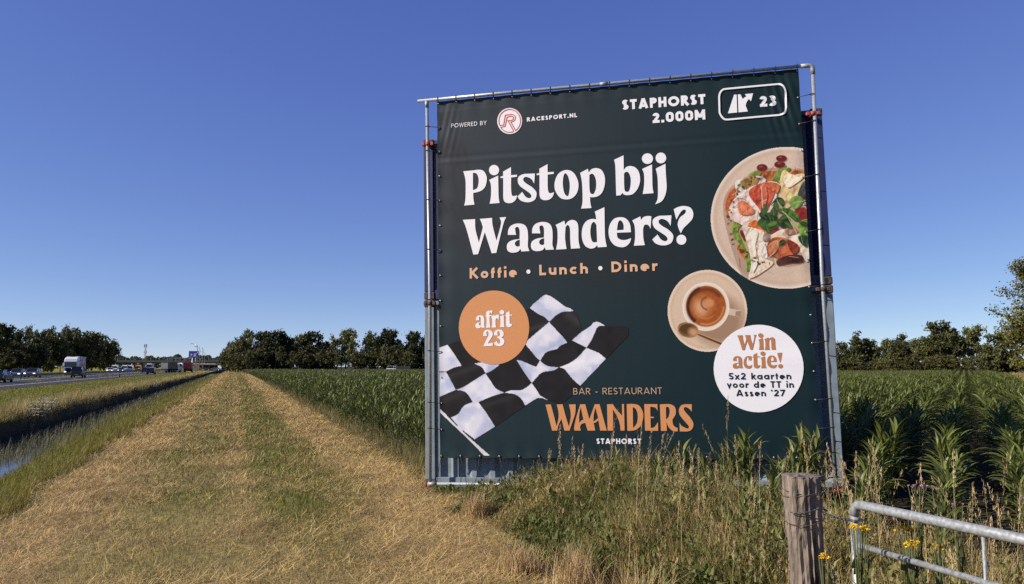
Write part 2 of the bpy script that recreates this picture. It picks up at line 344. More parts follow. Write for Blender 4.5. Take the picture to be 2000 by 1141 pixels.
def smooth(pts, n=6):
    """closed outline: Catmull-Rom through plain points, sharp at points marked '!'"""
    N = len(pts); out = []
    for i in range(N):
        p0, p1, p2, p3 = (pts[(i + k) % N] for k in (-1, 0, 1, 2))
        a, b = np.array(p1[:2]), np.array(p2[:2])
        t1 = np.zeros(2) if p1[2] else (b - np.array(p0[:2])) / 2; t2 = np.zeros(2) if p2[2] else (np.array(p3[:2]) - a) / 2
        if p1[2] and p2[2]: out.append(tuple(a)); continue
        if p1[2]: t1 = (b - a) - t2 * .0 if False else (b - a) * .9
        if p2[2]: t2 = (b - a) * .9
        for q in range(n):
            t = q / n; h = (2 * t ** 3 - 3 * t * t + 1, t ** 3 - 2 * t * t + t, -2 * t ** 3 + 3 * t * t, t ** 3 - t * t); out.append(tuple(a * h[0] + t1 * h[1] + b * h[2] + t2 * h[3]))
    return out
class Print(MB):                                # flat shapes in the banner's plane
    def poly(s, loops, lay):
        vs = [p for l in loops for p in l]
        tris = tessellate_polygon([[Vector((x, y, 0)) for x, y in l] for l in loops])
        out = []
        for t in tris:
            a, b, c = (Vector(vs[i]) for i in t); out.append(t if (b - a).cross(c - a) > 0 else (t[0], t[2], t[1]))
        return s.add([onb(x, y, lay) for x, y in vs], out)
    def stroke(s, pts, wd, lay, closed=False):
        P = [Vector(p) for p in pts]; N = len(P); Lf, Rt = [], []
        for i in range(N):
            a = P[(i - 1) % N] if closed or i else P[i]; b = P[(i + 1) % N] if closed or i < N - 1 else P[i]
            d1 = (P[i] - a); d2 = (b - P[i])
            if d1.length < 1e-9: d1 = d2
            if d2.length < 1e-9: d2 = d1
            d1.normalize(); d2.normalize(); t = (d1 + d2)
            if t.length < 1e-6: t = d1.copy()
            t.normalize(); nn = Vector((-t.y, t.x)); k = wd / 2 / max(.35, nn.dot(Vector((-d1.y, d1.x)))); Lf.append(P[i] + nn * k); Rt.append(P[i] - nn * k)
        vs = [onb(p.x, p.y, lay) for p in Lf + Rt]
        return s.add(vs, [(i, N + i, N + (i + 1) % N, (i + 1) % N) for i in range(N if closed else N - 1)])
def pth(s, org, sc, n=6): return [ban(org[0] + x / sc, org[1] + y / sc) for x, y in smooth(parse(s), n)]
def ell(cx, cy, rx, ry, n=48): return [ban(cx + rx * math.cos(a), cy - ry * math.sin(a)) for a in np.linspace(0, 2 * math.pi, n + 1)[:-1]]

# cloth with its printed ground: slate upper left to deep teal right, part print, part painted-in sheen, with brown tyre marks
na, nb = 260, 270
aa, bb = np.meshgrid(np.linspace(BX0, BX1, na), np.linspace(BZ0, BZ1, nb)); fa, fb = aa.ravel(), bb.ravel()
ua, ub = (fa - BX0) / (BX1 - BX0), (fb - BZ0) / (BZ1 - BZ0)
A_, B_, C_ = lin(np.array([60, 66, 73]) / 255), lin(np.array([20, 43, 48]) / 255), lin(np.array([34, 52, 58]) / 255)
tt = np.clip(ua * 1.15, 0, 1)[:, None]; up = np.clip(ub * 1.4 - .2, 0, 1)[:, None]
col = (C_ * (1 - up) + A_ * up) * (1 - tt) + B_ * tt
track = [(.42, 5.1), (.46, 4.6), (.62, 4.15), (1.0, 3.85), (1.8, 3.6), (2.8, 3.38), (3.8, 3.2), (4.7, 3.1)]
dist = np.full(len(fa), 9.0); along = np.zeros(len(fa)); sgn = np.zeros(len(fa)); acc = 0
for (x0, y0), (x1, y1) in zip(track[:-1], track[1:]):
    dx, dy = x1 - x0, y1 - y0; l2 = dx * dx + dy * dy; t = np.clip(((fa - x0) * dx + (fb - y0) * dy) / l2, 0, 1)
    ox, oy = fa - x0 - t * dx, fb - y0 - t * dy; d = np.hypot(ox, oy); m_ = d < dist
    dist[m_] = d[m_]; along[m_] = acc + t[m_] * math.sqrt(l2); sgn[m_] = np.sign(ox * dy - oy * dx)[m_]; acc += math.sqrt(l2)
sd_ = dist * sgn; band = np.exp(-(dist / .42) ** 4); groove = (.55 + .45 * np.sign(np.sin(sd_ * 52))) * (.35 + .65 * vnoise(along * 6, sd_ * 40, 1, 31)) * (vnoise(along, sd_ * 3, .5, 32) > .25)
rim_ = np.clip(vnoise(fa * 5, fb * 5, 1, 33) * 1.6 - .3, 0, 1)
brown = lin(np.array([54, 49, 50]) / 255); k_ = (band * (.35 + .45 * groove) * (.6 + .4 * rim_) * np.clip(1.15 - ua * .8, 0, 1))[:, None]
col = col * (1 - k_) + brown * (.55 + .45 * (1 - ua))[:, None] * k_
col *= (.96 + .08 * vnoise(fa, fb * .05, .05, 34))[:, None]
id_ = np.arange(na * nb).reshape(nb, na); Qb = np.c_[id_[:-1, :-1].ravel(), id_[:-1, 1:].ravel(), id_[1:, 1:].ravel(), id_[1:, :-1].ravel()]
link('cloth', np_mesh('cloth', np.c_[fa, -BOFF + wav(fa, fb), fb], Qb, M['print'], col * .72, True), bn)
b = MB()                                        # the hem, a welded double edge
for x0, x1, z0, z1 in ((BX0, BX1, BZ0 - .006, BZ0 + .02),): b.box(x0, x1, -BOFF + .004, -BOFF + .012, z0, z1)
b.build('hem', M['strap'], bn)

# pictures on the print, painted point by point over a fine grid of photo positions
class Canvas:
    def __init__(s, x0, y0, x1, y1, st, base):
        s.x, s.y = np.meshgrid(np.arange(x0, x1 + st, st), np.arange(y0, y1 + st, st)); s.c = np.empty(s.x.shape + (3,)); s.c[:] = np.array(base) / 255.0; s.org, s.sc = (0, 0), 1.0
    def inside(s, pts):
        m = np.zeros(s.x.shape, bool); n = len(pts)
        for i in range(n):
            (xa, ya), (xb, yb) = pts[i], pts[(i + 1) % n]
            if ya == yb: continue
            c = (ya > s.y) != (yb > s.y); m ^= c & (s.x < (xb - xa) * (s.y - ya) / (yb - ya) + xa)
        return m
    def T(s, x, y): return s.org[0] + x / s.sc, s.org[1] + y / s.sc
    def put(s, m, col, op=1.0, nz=0.0, nsc=4.0, seed=1):
        c = np.array(col) / 255.0; k = (m * op)[..., None]; v = c * (1 + nz * (vnoise(s.x, s.y, nsc, seed) - .5))[..., None] if nz else c
        s.c = s.c * (1 - k) + v * k
    def poly(s, txt, col, op=1.0, nz=0.0, nsc=4.0, seed=1, crisp=False):
        pts = [s.T(x, y) for x, y in (smooth(parse(txt), 4))]
        if crisp:                                # printed food: a soft dark edge below right, a pale one above left, mottled folds
            s.put(s.inside([(x + 2.0, y + 2.4) for x, y in pts]), (44, 26, 18), .6); m = s.inside(pts); s.put(m, col, op, nz, nsc, seed)
            f = vnoise(s.x + s.y * .6, (s.y - s.x * .4) * .5, 5.5, seed + 7); s.put(m * np.clip(f * 2.4 - 1.3, 0, 1), np.minimum(255, np.array(col) * 1.28 + 14), .7); s.put(m * np.clip(1.0 - f * 2.6, 0, 1), np.array(col) * .55, .7)
            s.put(m & ~s.inside([(x + .9, y + 1.0) for x, y in pts]), np.minimum(255, np.array(col) * 1.25 + 22), .6); return
        s.put(s.inside(pts), col, op, nz, nsc, seed)
    def ellipse(s, cx, cy, rx, ry, col, op=1.0, rot=0.0, soft=.08, nz=0.0):
        X, Y = s.T(cx, cy); dx, dy = s.x - X, s.y - Y; c_, s_ = math.cos(rot), math.sin(rot)
        r = np.hypot((dx * c_ + dy * s_) / (rx / s.sc), (-dx * s_ + dy * c_) / (ry / s.sc)); s.put(np.clip((1 - r) / soft + .5, 0, 1), col, op, nz)
    def ring(s, cx, cy, rx, ry, wd, col, op=1.0, a0=None, a1=None):
        X, Y = s.T(cx, cy); dx, dy = s.x - X, s.y - Y; r = np.hypot(dx / (rx / s.sc), dy / (ry / s.sc)); m = np.exp(-((r - 1) / wd) ** 2)
        if a0 is not None: an = np.arctan2(-dy, dx); dd = (an - a0) % (2 * math.pi); m = m * (dd < (a1 - a0))
        s.put(m, col, op)
    def line(s, x0, y0, x1, y1, wd, col, op=1.0):
        (xa, ya), (xb, yb) = s.T(x0, y0), s.T(x1, y1); l2 = (xb - xa) ** 2 + (yb - ya) ** 2
        t = np.clip(((s.x - xa) * (xb - xa) + (s.y - ya) * (yb - ya)) / l2, 0, 1); d = np.hypot(s.x - xa - t * (xb - xa), s.y - ya - t * (yb - ya)); s.put(np.clip((wd / 2 - d) + .5, 0, 1), col, op)
    def build(s, name, mask, lay, label):
        h, w_ = s.x.shape; ab = np.array([ban(x, y) for x, y in zip(s.x.ravel(), s.y.ravel())]); ab[:, 0] = np.clip(ab[:, 0], BX0 + .003, BX1 - .003)
        V = np.c_[ab[:, 0], -BOFF + wav(ab[:, 0], ab[:, 1]) - lay, ab[:, 1]]; i = np.arange(h * w_).reshape(h, w_)
        q = np.stack([i[:-1, :-1], i[1:, :-1], i[1:, 1:], i[:-1, 1:]], -1)[mask[:-1, :-1] & mask[1:, 1:] & mask[:-1, 1:] & mask[1:, :-1]]
        return tag(link(name, np_mesh(name, V, q, M['print'], lin(np.clip(s.c, 0, 1)).reshape(-1, 3) * .76, True), bn), label)

# chequered flag
cv = Canvas(857, 573, 1231, 892, 1.0, (33, 31, 33))
A = lambda x, y: (850 + x / 3.565, 570 + y / 3.565)
B = lambda x, y: (1020 + x / 4.754, 560 + y / 4.754)
flag = [A(25, 388), A(85, 368), A(170, 335), A(400, 240), B(65, 200), B(100, 160), B(180, 92), B(205, 76), B(225, 73), B(270, 88), B(340, 138), B(400, 183), B(450, 200), B(480, 225), B(520, 270), B(535, 330), B(552, 395), B(560, 412), B(630, 365), B(660, 332), B(690, 322), B(725, 332), B(770, 360), B(840, 370), B(900, 362), B(945, 362), B(985, 380), B(993, 410), B(985, 460), B(780, 672), B(540, 922), B(470, 1005), B(400, 1065), B(330, 1088), B(250, 1060), B(150, 1035), A(632, 793), A(418, 940), A(275, 1030), A(190, 965), A(105, 878), A(25, 812)]
fm = cv.inside(flag)
blk = vnoise(cv.x, cv.y, 14, 41); cv.c *= (.85 + .35 * blk)[..., None]
cells = [(A, '25,388! 85,368! 130,430 185,515! 130,528 75,555! 25,553!'), (A, '25,563! 75,558! 110,620 143,683! 90,705 25,735!'),
         (A, '143,683! 200,662 280,612 350,568! 385,620 425,675 480,702! 390,730 300,768! 262,768! 225,710 190,690'), (A, '270,500! 330,490! 450,505! 400,545 352,568! 325,525'),
         (A, '105,878! 160,850 200,795 262,769! 300,768! 350,835 418,940! 275,1030! 190,965'),
         (B, '-51,681! 0,692 60,718 130,746! 165,688! 230,735 335,750! 290,777 190,795 140,835 90,895! 40,825 0,765'),
         (B, '-164,985! -100,962 -40,962 0,958 55,925 88,896! 130,955 165,1010! 245,1057! 150,1033 30,1105! -10,1040 -70,998'),
         (B, '66,195! 110,150 180,90 205,76 225,73 270,88 340,138 400,183 450,200 481,227! 420,230 370,236 310,270 250,325! 200,278 150,255'),
         (B, '250,330! 300,385 380,470 418,520! 360,545 320,578 240,600 200,632 168,688! 130,655 85,600 20,525! 60,490 160,405'),
         (B, '463,498! 560,413! 630,365 660,332 690,322 725,332 772,361! 705,370 672,430 640,500 597,565! 540,537'),
         (B, '345,748! 430,715 500,670 550,620 597,568! 680,603 720,622 780,673! 540,922! 470,860 430,810 390,765')]
wm = np.zeros(cv.x.shape, bool)
for k, (fn, txt) in enumerate(cells):
    pts = [fn(x, y) for x, y in smooth(parse(txt), 5)]; m_ = cv.inside(pts); wm |= m_
    cv.put(m_, (228, 226, 238)); cv.put(m_ * np.clip(vnoise(cv.x + cv.y * .5, cv.y - cv.x * .2, 22, 50 + k) * 2.2 - .8, 0, 1), (176, 184, 216), .8); cv.put(m_ * np.clip(vnoise(cv.x, cv.y, 12, 70 + k) * 2 - 1.0, 0, 1), (246, 243, 248), .8)
for fn, (x0, y0, x1, y1), wd, c_, op in ((B, (400, 800, 720, 655), 9, (246, 243, 248), .8), (B, (360, 745, 560, 690), 6, (250, 247, 250), .9), (B, (200, 640, 330, 575), 4, (250, 247, 250), .7), (B, (60, 400, 240, 350), 5, (80, 76, 76), .5), (B, (430, 260, 520, 330), 9, (78, 75, 70), .5), (A, (90, 590, 320, 510), 6, (62, 58, 58), .6), (A, (50, 760, 200, 700), 7, (62, 58, 58), .6), (A, (330, 800, 560, 720), 6, (60, 57, 57), .5)):
    (xa, ya), (xb, yb) = fn(x0, y0), fn(x1, y1); l2 = (xb - xa) ** 2 + (yb - ya) ** 2; t = np.clip(((cv.x - xa) * (xb - xa) + (cv.y - ya) * (yb - ya)) / l2, 0, 1)
    d = np.hypot(cv.x - xa - t * (xb - xa), cv.y - ya - t * (yb - ya)); cv.put(np.exp(-(d / wd) ** 2) * (wm if c_[0] > 200 else ~wm), c_, op)
pole = [A(20, 818), A(30, 812), A(238, 1012), A(385, 1141), A(340, 1143), A(222, 1022), A(30, 842), A(20, 838)]
pm = cv.inside(pole); cv.put(pm, (226, 222, 226)); cv.put(pm & cv.inside([A(20, 830), A(225, 1022), A(345, 1145), A(320, 1145), A(215, 1030), A(20, 850)]), (120, 130, 160))
cv.build('flag_print', fm | pm, .004, 'black and white chequered flag on a white pole')

# plate with ham sandwich
cv = Canvas(1384, 283, 1585, 566, .8, (221, 195, 174)); cv.org, cv.sc = (1370, 280), 3.804
(ta, tb), (ba_, bb_), (la, lb) = ban(1538, 286.5), ban(1540, 564.5), ban(1387.3, 421)
pr = (tb - bb_) / 2; pcx, pcz = la + pr, (tb + bb_) / 2
pab = np.array([ban(x, y) for x, y in zip(cv.x.ravel(), cv.y.ravel())]); pd = np.hypot(pab[:, 0] - pcx, pab[:, 1] - pcz).reshape(cv.x.shape) / pr
pmask = (pd < 1) & (pab[:, 0].reshape(cv.x.shape) < BX1 + .05)
cv.c *= (.96 + .08 * vnoise(cv.x, cv.y, 1.6, 81))[..., None]; cv.put(np.exp(-((pd - .985) / .02) ** 2), (238, 222, 206), .9); cv.put(np.exp(-((pd - .93) / .03) ** 2), (200, 172, 150), .5); cv.put(np.clip((cv.y - 430) / 200, 0, 1) * (pd < .93), (196, 166, 142), .5)
cv.poly('330,250 460,190 640,190 790,230 800,600 800,860 640,920 480,900 330,1010 230,800 160,500 200,350', (150, 118, 96), .5)
for t, c_, nz in (('410,245 450,208 560,203 650,198 760,205 770,240 600,255 500,285', (176, 98, 52), .9), ('178,500 180,430 205,368 245,333 275,370 245,430 235,500 238,575 205,545', (170, 86, 48), .9), ('262,780 300,740 330,800 350,862 312,852', (186, 96, 50), .9), ('285,650 318,655 335,715 305,715', (120, 50, 38), .6),
    ('345,242 400,203 440,215 420,245', (120, 128, 62), .8), ('520,282 565,200 600,158 628,165 600,230 580,292 540,292', (126, 142, 64), .6), ('600,190 660,180 650,205 610,210', (120, 140, 60), .5), ('232,585 300,600 270,650 335,790 370,870 370,935 330,945 335,890 288,760 236,690', (116, 138, 52), .9),
    ('252,290 300,268 430,243 478,280 400,330 300,392 262,360', (224, 216, 208), .3), ('285,290 350,252 425,255 400,310 345,348', (150, 122, 66), .6),
    ('580,300 598,215 625,203 680,235 775,238 790,410 700,432 640,482 600,440 575,380', (232, 198, 142), .35), ('610,270 640,230 700,250 760,250 700,300 640,330', (246, 226, 186), .3), ('715,385 735,320 770,285 790,410 740,405', (74, 80, 76), .6),
    ('202,500 240,420 300,380 360,330 440,300 520,283 582,310 562,380 542,450 502,520 430,592 340,617 270,592 222,565', (232, 204, 188), .3), ('350,357 430,300 520,288 548,330 520,420 462,532 425,500 380,430', (186, 78, 54), .7), ('440,300 520,288 582,312 560,370 510,340', (206, 110, 72), .6), ('268,440 320,428 395,500 360,532 285,522', (222, 122, 84), .4), ('255,400 330,385 430,490 425,520 330,420', (240, 222, 210), .2), ('445,320 475,310 490,400 455,500', (214, 112, 84), .5),
    ('350,612 390,570 440,590 520,640 480,662', (222, 112, 52), .5), ('480,640 560,620 570,650 510,668', (150, 44, 30), .4), ('690,500 770,478 800,560 740,582', (140, 46, 38), .5),
    ('300,615 350,620 450,650 500,690 600,640 740,650 800,700 800,860 770,872 730,800 600,720 520,740 480,850 535,890 450,960 372,1002 350,990 370,900 350,780 320,680', (236, 214, 186), .3), ('360,640 420,660 400,760 420,880 380,960 390,840', (246, 232, 212), .2), ('620,640 700,620 720,660 640,680', (180, 130, 110), .4),
    ('488,750 540,698 640,710 722,762 702,822 600,862 540,842 490,832', (178, 92, 58), .7), ('500,760 560,720 570,780 520,830', (204, 130, 92), .5), ('640,715 722,762 690,830 650,780', (120, 46, 32), .7), ('560,872 640,832 740,832 752,882 650,892 570,907', (70, 36, 30), .8), ('430,760 470,740 490,850 450,830', (240, 228, 216), .2), ('470,660 505,680 500,725 455,720', (150, 130, 118), .3),
    ('512,465 560,403 607,415 602,470 560,430', (36, 58, 36), .4), ('415,600 440,553 500,513 562,545 577,600 545,632 480,647', (54, 84, 40), .7), ('563,590 600,538 640,528 657,590 610,632', (38, 62, 34), .5), ('648,430 690,390 742,400 755,440 700,487 660,460', (124, 154, 76), .5), ('588,480 660,488 722,540 715,582 650,540', (78, 116, 46), .6), ('715,600 775,563 800,600 800,740 740,700 725,650', (116, 150, 62), .5), ('720,690 790,690 785,770 735,740', (40, 66, 36), .4), ('480,940 530,968 500,950', (60, 80, 40), .3)):
    cv.poly(t, c_, 1, nz * .5, 2.6, len(t) % 60, True)
_g = np.random.default_rng(12)
for _ in range(70):                              # crumbs of the rye bread and bits of cress along its edge
    a = _g.uniform(1.7, 4.7); x, y = 520 + 330 * math.cos(a) * _g.uniform(.86, 1.03), 560 - 350 * math.sin(a) * _g.uniform(.86, 1.02); c_ = [(150, 76, 40), (96, 44, 26), (110, 128, 52), (70, 40, 28)][_g.integers(4)]
    if 190 < x < 780: cv.ellipse(x, y, _g.uniform(5, 14), _g.uniform(4, 9), c_, .85, _g.uniform(0, 3), .5)
for _ in range(46):                              # folds of the ham: pale fat lines and dark creases
    x, y = _g.choice([(300, 500), (460, 380), (400, 520), (620, 780), (430, 800), (670, 330)]); x, y = x + _g.normal() * 70, y + _g.normal() * 70; a = _g.uniform(-1.9, -.4); l = _g.uniform(25, 80)
    cv.line(x, y, x + l * math.cos(a), y + l * math.sin(a), _g.uniform(.8, 1.6), [(246, 230, 216), (120, 44, 34), (238, 206, 190), (150, 66, 50)][_g.integers(4)], .6)
for _ in range(16):
    x, y = 600 + _g.normal() * 85, 560 + _g.normal() * 80; a = _g.uniform(0, 3); cv.ellipse(x + 5, y + 7, 34, 20, (30, 24, 18), .5, a, .5); cv.ellipse(x, y, _g.uniform(22, 44), _g.uniform(12, 24), [(40, 62, 32), (62, 92, 42), (92, 124, 56), (34, 50, 30)][_g.integers(4)], .95, a, .25); cv.line(x - 26 * math.cos(a), y - 26 * math.sin(a), x + 26 * math.cos(a), y + 26 * math.sin(a), .9, (150, 168, 104), .6)
for x, y, rx, ry in ((450, 182, 40, 27), (582, 158, 41, 25), (595, 113, 41, 24)): cv.ellipse(x + 4, y + 8, rx, ry, (120, 96, 84), .6, 0, .2); cv.ellipse(x, y, rx, ry, (112, 36, 30), 1, 0, .1, .4); cv.ellipse(x - 8, y - 8, 14, 6, (190, 110, 96), .6, 0, .8)
for l in ((560, 420, 600, 490, 1.6, (160, 172, 110)), (600, 505, 720, 610, 2.0, (170, 186, 112)), (625, 520, 715, 680, 1.3, (180, 190, 126)), (690, 440, 760, 430, 1.4, (190, 200, 140)), (545, 860, 560, 920, 1.6, (232, 214, 196)), (300, 700, 340, 800, 2, (168, 184, 90)), (350, 400, 430, 500, 1.6, (244, 228, 216)), (445, 320, 455, 480, 1.3, (240, 200, 180)), (640, 250, 700, 280, 1.6, (250, 238, 206)), (650, 840, 720, 850, 1.2, (200, 150, 120))): cv.line(*l)
cv.build('plate_print', pmask, .004, 'printed plate with an open sandwich of ham and green leaves')

# cup of coffee
cv = Canvas(1301, 525, 1463, 690, .8, (222, 194, 168)); cv.org, cv.sc = (1290, 520), 6.337
dx, dy = (cv.x - 1381.6) / 78.1, (cv.y - 607.4) / 80.3; sr = np.hypot(dx, dy); cv.c *= (.97 + .06 * vnoise(cv.x, cv.y, 1.5, 91))[..., None]
cv.put(np.exp(-((sr - .97) / .03) ** 2), (240, 218, 196), .8); cv.put(np.exp(-((sr - .9) / .03) ** 2), (200, 168, 142), .35)
cv.ellipse(700, 660, 330, 300, (148, 112, 84), .75, .5, .5); cv.poly('845,520! 1000,550! 985,628! 838,602!', (214, 190, 168)); cv.poly('930,560! 1000,552! 985,628! 925,612!', (150, 120, 98), .8)
cv.ellipse(562, 502, 290, 300, (238, 220, 202), 1, 0, .03); cv.ring(562, 502, 284, 294, .02, (250, 238, 224), .8); cv.ellipse(563, 498, 252, 258, (206, 172, 142), 1, 0, .03); cv.ellipse(565, 497, 243, 250, (166, 86, 36), 1, 0, .03, .15)
cv.ring(565, 497, 225, 232, .10, (58, 26, 14), .9, 1.9, 4.1); cv.ring(565, 497, 205, 210, .12, (104, 46, 20), .7, .6, 2.4); cv.ring(565, 497, 215, 225, .05, (224, 150, 96), .8, 4.4, 6.3); cv.ellipse(520, 500, 110, 110, (210, 150, 106), .75, .6, 1.2); cv.ellipse(490, 520, 60, 90, (228, 178, 138), .7, -.4, 1.2); cv.ellipse(605, 455, 55, 52, (216, 146, 96), .9, 0, .6); cv.ring(590, 460, 85, 80, .14, (120, 54, 26), .7, 1.8, 4.6); cv.ring(560, 500, 150, 150, .05, (214, 136, 84), .7, 3.6, 5.4)
cv.line(450, 830, 760, 962, 5.5, (96, 62, 36)); cv.line(450, 822, 760, 945, 2.0, (206, 160, 116)); cv.ellipse(342, 792, 128, 92, (128, 88, 52), 1, .25, .04); cv.ellipse(330, 775, 105, 68, (92, 60, 32), 1, .25, .4); cv.ellipse(405, 815, 60, 50, (226, 178, 128), .8, .3, 1.0); cv.ring(342, 792, 122, 86, .06, (190, 146, 100), .8)
cv.build('coffee_print', sr < 1, .006, 'printed cup of coffee on a saucer with a spoon')

def flat(name, m, lay, loops_list, label=None):
    p = Print()
    for loops in loops_list: p.poly(loops, lay)
    return tag(p.build(name, m, bn), label)
flat('roundel', M['orange'], .008, [[ell(965, 639.9, 68.7, 72.2)]], 'orange disc reading afrit 23')
flat('roundel', M['white'], .009, [[ell(1481.6, 719.9, 87.8, 85.5)]], 'white disc announcing a prize draw')

# --- display letters, traced from the print
H = ((900, 290), 4.3478)
GL = {
 'P': ('22,195! 100,188 150,182 190,190 215,225 222,265 208,325 170,362 106,380! 108,430 117,478! 30,486! 40,430 42,300 36,245', '104,208! 135,215 152,260 148,315 135,342 104,356!'),
 'i': ('242,268! 318,232! 320,330 322,410 330,464! 246,471! 257,400 256,310', None, (283, 185, 43)),
 't': ('338,240! 360,236! 360,198! 427,160! 427,228! 478,225! 478,242! 428,248! 428,340 434,395 452,406 480,398! 468,435 440,460 405,466 375,455 362,425 361,350 361,252! 338,253!',),
 's': ('630,214! 624,300! 600,262 560,243 535,252 533,275 558,300 605,330 638,365 644,395 630,435 590,456 545,456 505,440 482,410! 522,370! 550,410 580,424 600,412 590,385 550,355 505,322 486,287 490,245 530,220 585,216',),
 'o': ('898,184 960,210 998,290 990,370 950,420 898,434 845,420 803,360 798,290 830,215', '888,212 912,240 926,310 918,390 903,406 880,380 867,310 872,240'),
 'p': ('1014,208! 1080,174! 1086,206! 1110,178 1150,168 1195,185 1222,240 1222,310 1200,375 1160,408 1110,416 1098,410! 1100,460 1110,507! 1022,512! 1034,450 1030,300', '1092,228! 1110,216 1130,225 1148,270 1148,340 1130,385 1108,386 1096,365 1092,300'),
 'b': ('1302,97! 1382,60! 1384,185! 1405,160 1440,150 1485,165 1515,210 1522,280 1500,345 1460,388 1415,398 1385,392 1372,378! 1358,398! 1320,402! 1317,300 1312,150', '1386,215! 1402,200 1425,207 1442,250 1442,310 1430,360 1410,370 1392,355 1387,300'),
 'j': ('1656,172! 1738,131! 1742,230 1748,330 1735,400 1705,450 1650,476! 1668,440 1674,390 1671,250', None, (1699, 82, 45)),
 'W': ('18,607! 122,601! 126,690 155,800! 188,672! 176,630 162,599! 266,591! 272,660 304,785! 342,640 330,588! 386,583! 360,650 302,888! 263,891! 205,712! 147,899! 107,902! 50,690',),
 'a': ('400,735! 405,690 430,655 485,638 540,650 566,690 572,760 570,830 583,872! 515,876! 507,853! 485,878 440,886 405,875 391,845 400,805 440,780 500,770! 500,700 490,672 475,668 462,682 470,735!', '502,776! 475,785 460,805 466,826 485,835 502,828!'),
 'n': ('806,650! 880,615! 888,650! 912,620 950,608 985,625 998,670 1000,780 1013,848! 936,853! 930,780 928,690 920,660 905,652 890,670! 886,760 898,855! 810,860! 822,780 820,690',),
 'd': ('1138,537! 1220,500! 1222,650 1226,760 1240,836! 1164,841! 1158,823! 1135,845 1095,850 1050,820 1028,750 1035,670 1065,620 1110,600 1150,603! 1146,570', '1152,652! 1140,632 1125,626 1108,650 1100,710 1108,770 1125,797 1158,796! 1155,720'),
 'e': ('1446,712! 1325,717! 1332,757 1360,776 1400,778 1447,762! 1435,800 1405,830 1365,840 1310,825 1270,780 1255,715 1265,650 1300,600 1350,585 1400,595 1435,640', '1326,696! 1383,692! 1382,650 1368,620 1350,612 1335,635'),
 'r': ('1456,612! 1525,578! 1531,610! 1550,585 1585,575 1618,577! 1612,682! 1592,652 1562,650 1548,680! 1550,760 1563,822! 1470,827! 1480,760 1476,660',),
 '?': ('1808,517! 1850,497 1900,490 1950,505 1974,550 1965,600 1930,640 1890,680 1868,722! 1850,680 1842,640 1860,590 1900,557 1912,532 1898,520 1868,540 1830,606!', None, (1873, 776, 42)),
}
H2 = ((890, 560), 7.133); H3 = ((1390, 630), 6.34)
GL2 = {'f': (H2, '415,405! 428,400! 430,360 455,338 520,335! 505,385! 495,367 482,360 476,378 476,398! 510,397! 508,412! 476,414! 478,500 488,570! 425,574! 434,500 430,414! 415,416!', None),
 '2': (H2, '388,690! 392,640 420,605 470,604 512,635 516,680 492,725 450,790! 522,780! 516,825! 388,828! 420,760 455,690 462,645 448,622 430,640 440,685!', None),
 '3': (H2, '535,678! 540,630 575,602 625,600 666,630 668,680 640,708! 675,740 678,785 650,820 600,830 555,815 533,785! 575,758! 590,790 610,795 622,765 613,730 580,715! 580,695! 610,688 620,660 610,627 592,622 582,645 590,682!', None),
 'c': (H3, '488,472! 458,466 452,440 440,430 428,460 425,500 442,530 468,535 500,525! 485,560 450,571 410,555 393,510 398,460 425,422 465,415 493,422!', None),
 '!': (H3, '815,378! 865,373! 862,430 848,502! 826,430', None, (850, 542, 26))}
def glyph_loops(ch):
    if ch in GL: org, sc = H; g = GL[ch]
    else: (org, sc), *g = GL2[ch]
    sets = [[pth(g[0], org, sc)]]
    if len(g) > 1 and g[1]: sets[0].append(pth(g[1], org, sc))
    if len(g) > 2: x, y, r = g[2]; sets.append([ell(org[0] + x / sc, org[1] + y / sc, r / sc, r * 1.02 / sc, 24)])
    return sets
GC = {}
def glyph_to(p, ch, box, lay):
    """put a traced letter into a box given by photo points (left, top, right, bottom)"""
    if ch not in GC: GC[ch] = glyph_loops(ch)
    sets = GC[ch]; al = [q for s_ in sets for l in s_ for q in l]; x0, x1 = min(q[0] for q in al), max(q[0] for q in al); z0, z1 = min(q[1] for q in al), max(q[1] for q in al)
    if box is None: f = lambda q: q
    else:
        l, t, r, b_ = box; cy, cx = (t + b_) / 2, (l + r) / 2; X0, X1 = ban(l, cy)[0], ban(r, cy)[0]; Z1, Z0 = ban(cx, t)[1], ban(cx, b_)[1]
        f = lambda q: (X0 + (q[0] - x0) / (x1 - x0) * (X1 - X0), Z0 + (q[1] - z0) / (z1 - z0) * (Z1 - Z0))
    for s_ in sets: p.poly([[f(q) for q in l] for l in s_], lay)
def zb(hd, l, t, r, b_): (ox, oy), sc = hd; return (ox + l / sc, oy + t / sc, ox + r / sc, oy + b_ / sc)
def sh(ch, dx, dy, kx=1.0, ky=1.0):            # a repeat of a headline letter, shifted in the headline's own pixels
    pts = [(x, y) for part in (GL[ch][0], GL[ch][1] if len(GL[ch]) > 1 else None) if part for x, y, _ in parse(part)]
    return dx, dy, kx, ky
p = Print()
for ch in 'Pitsopbj': glyph_to(p, ch, None, .006)
def moved(p, ch, x0, y0, X0, Y0, kx, ky, lay):
    g = GL[ch]; f = lambda s_: ' '.join('%f,%f%s' % (X0 + (x - x0) * kx, Y0 + (y - y0) * ky, '!' if c else '') for x, y, c in parse(s_))
    sets = [[pth(f(g[0]), *H)]]
    if len(g) > 1 and g[1]: sets[0].append(pth(f(g[1]), *H))
    if len(g) > 2: x, y, r = g[2]; sets.append([ell(H[0][0] + (X0 + (x - x0) * kx) / H[1], H[0][1] + (Y0 + (y - y0) * ky) / H[1], r * kx / H[1], r * ky / H[1], 24)])
    for s_ in sets: p.poly(s_, lay)
moved(p, 't', 338, 240, 645, 215, 1.04, 1.0, .006)
moved(p, 'i', 242, 268, 1540, 175, 1.1, 1.05, .006)
tag(p.build('headline_lettering', M['white'], bn), 'white headline reading Pitstop bij')
p = Print()
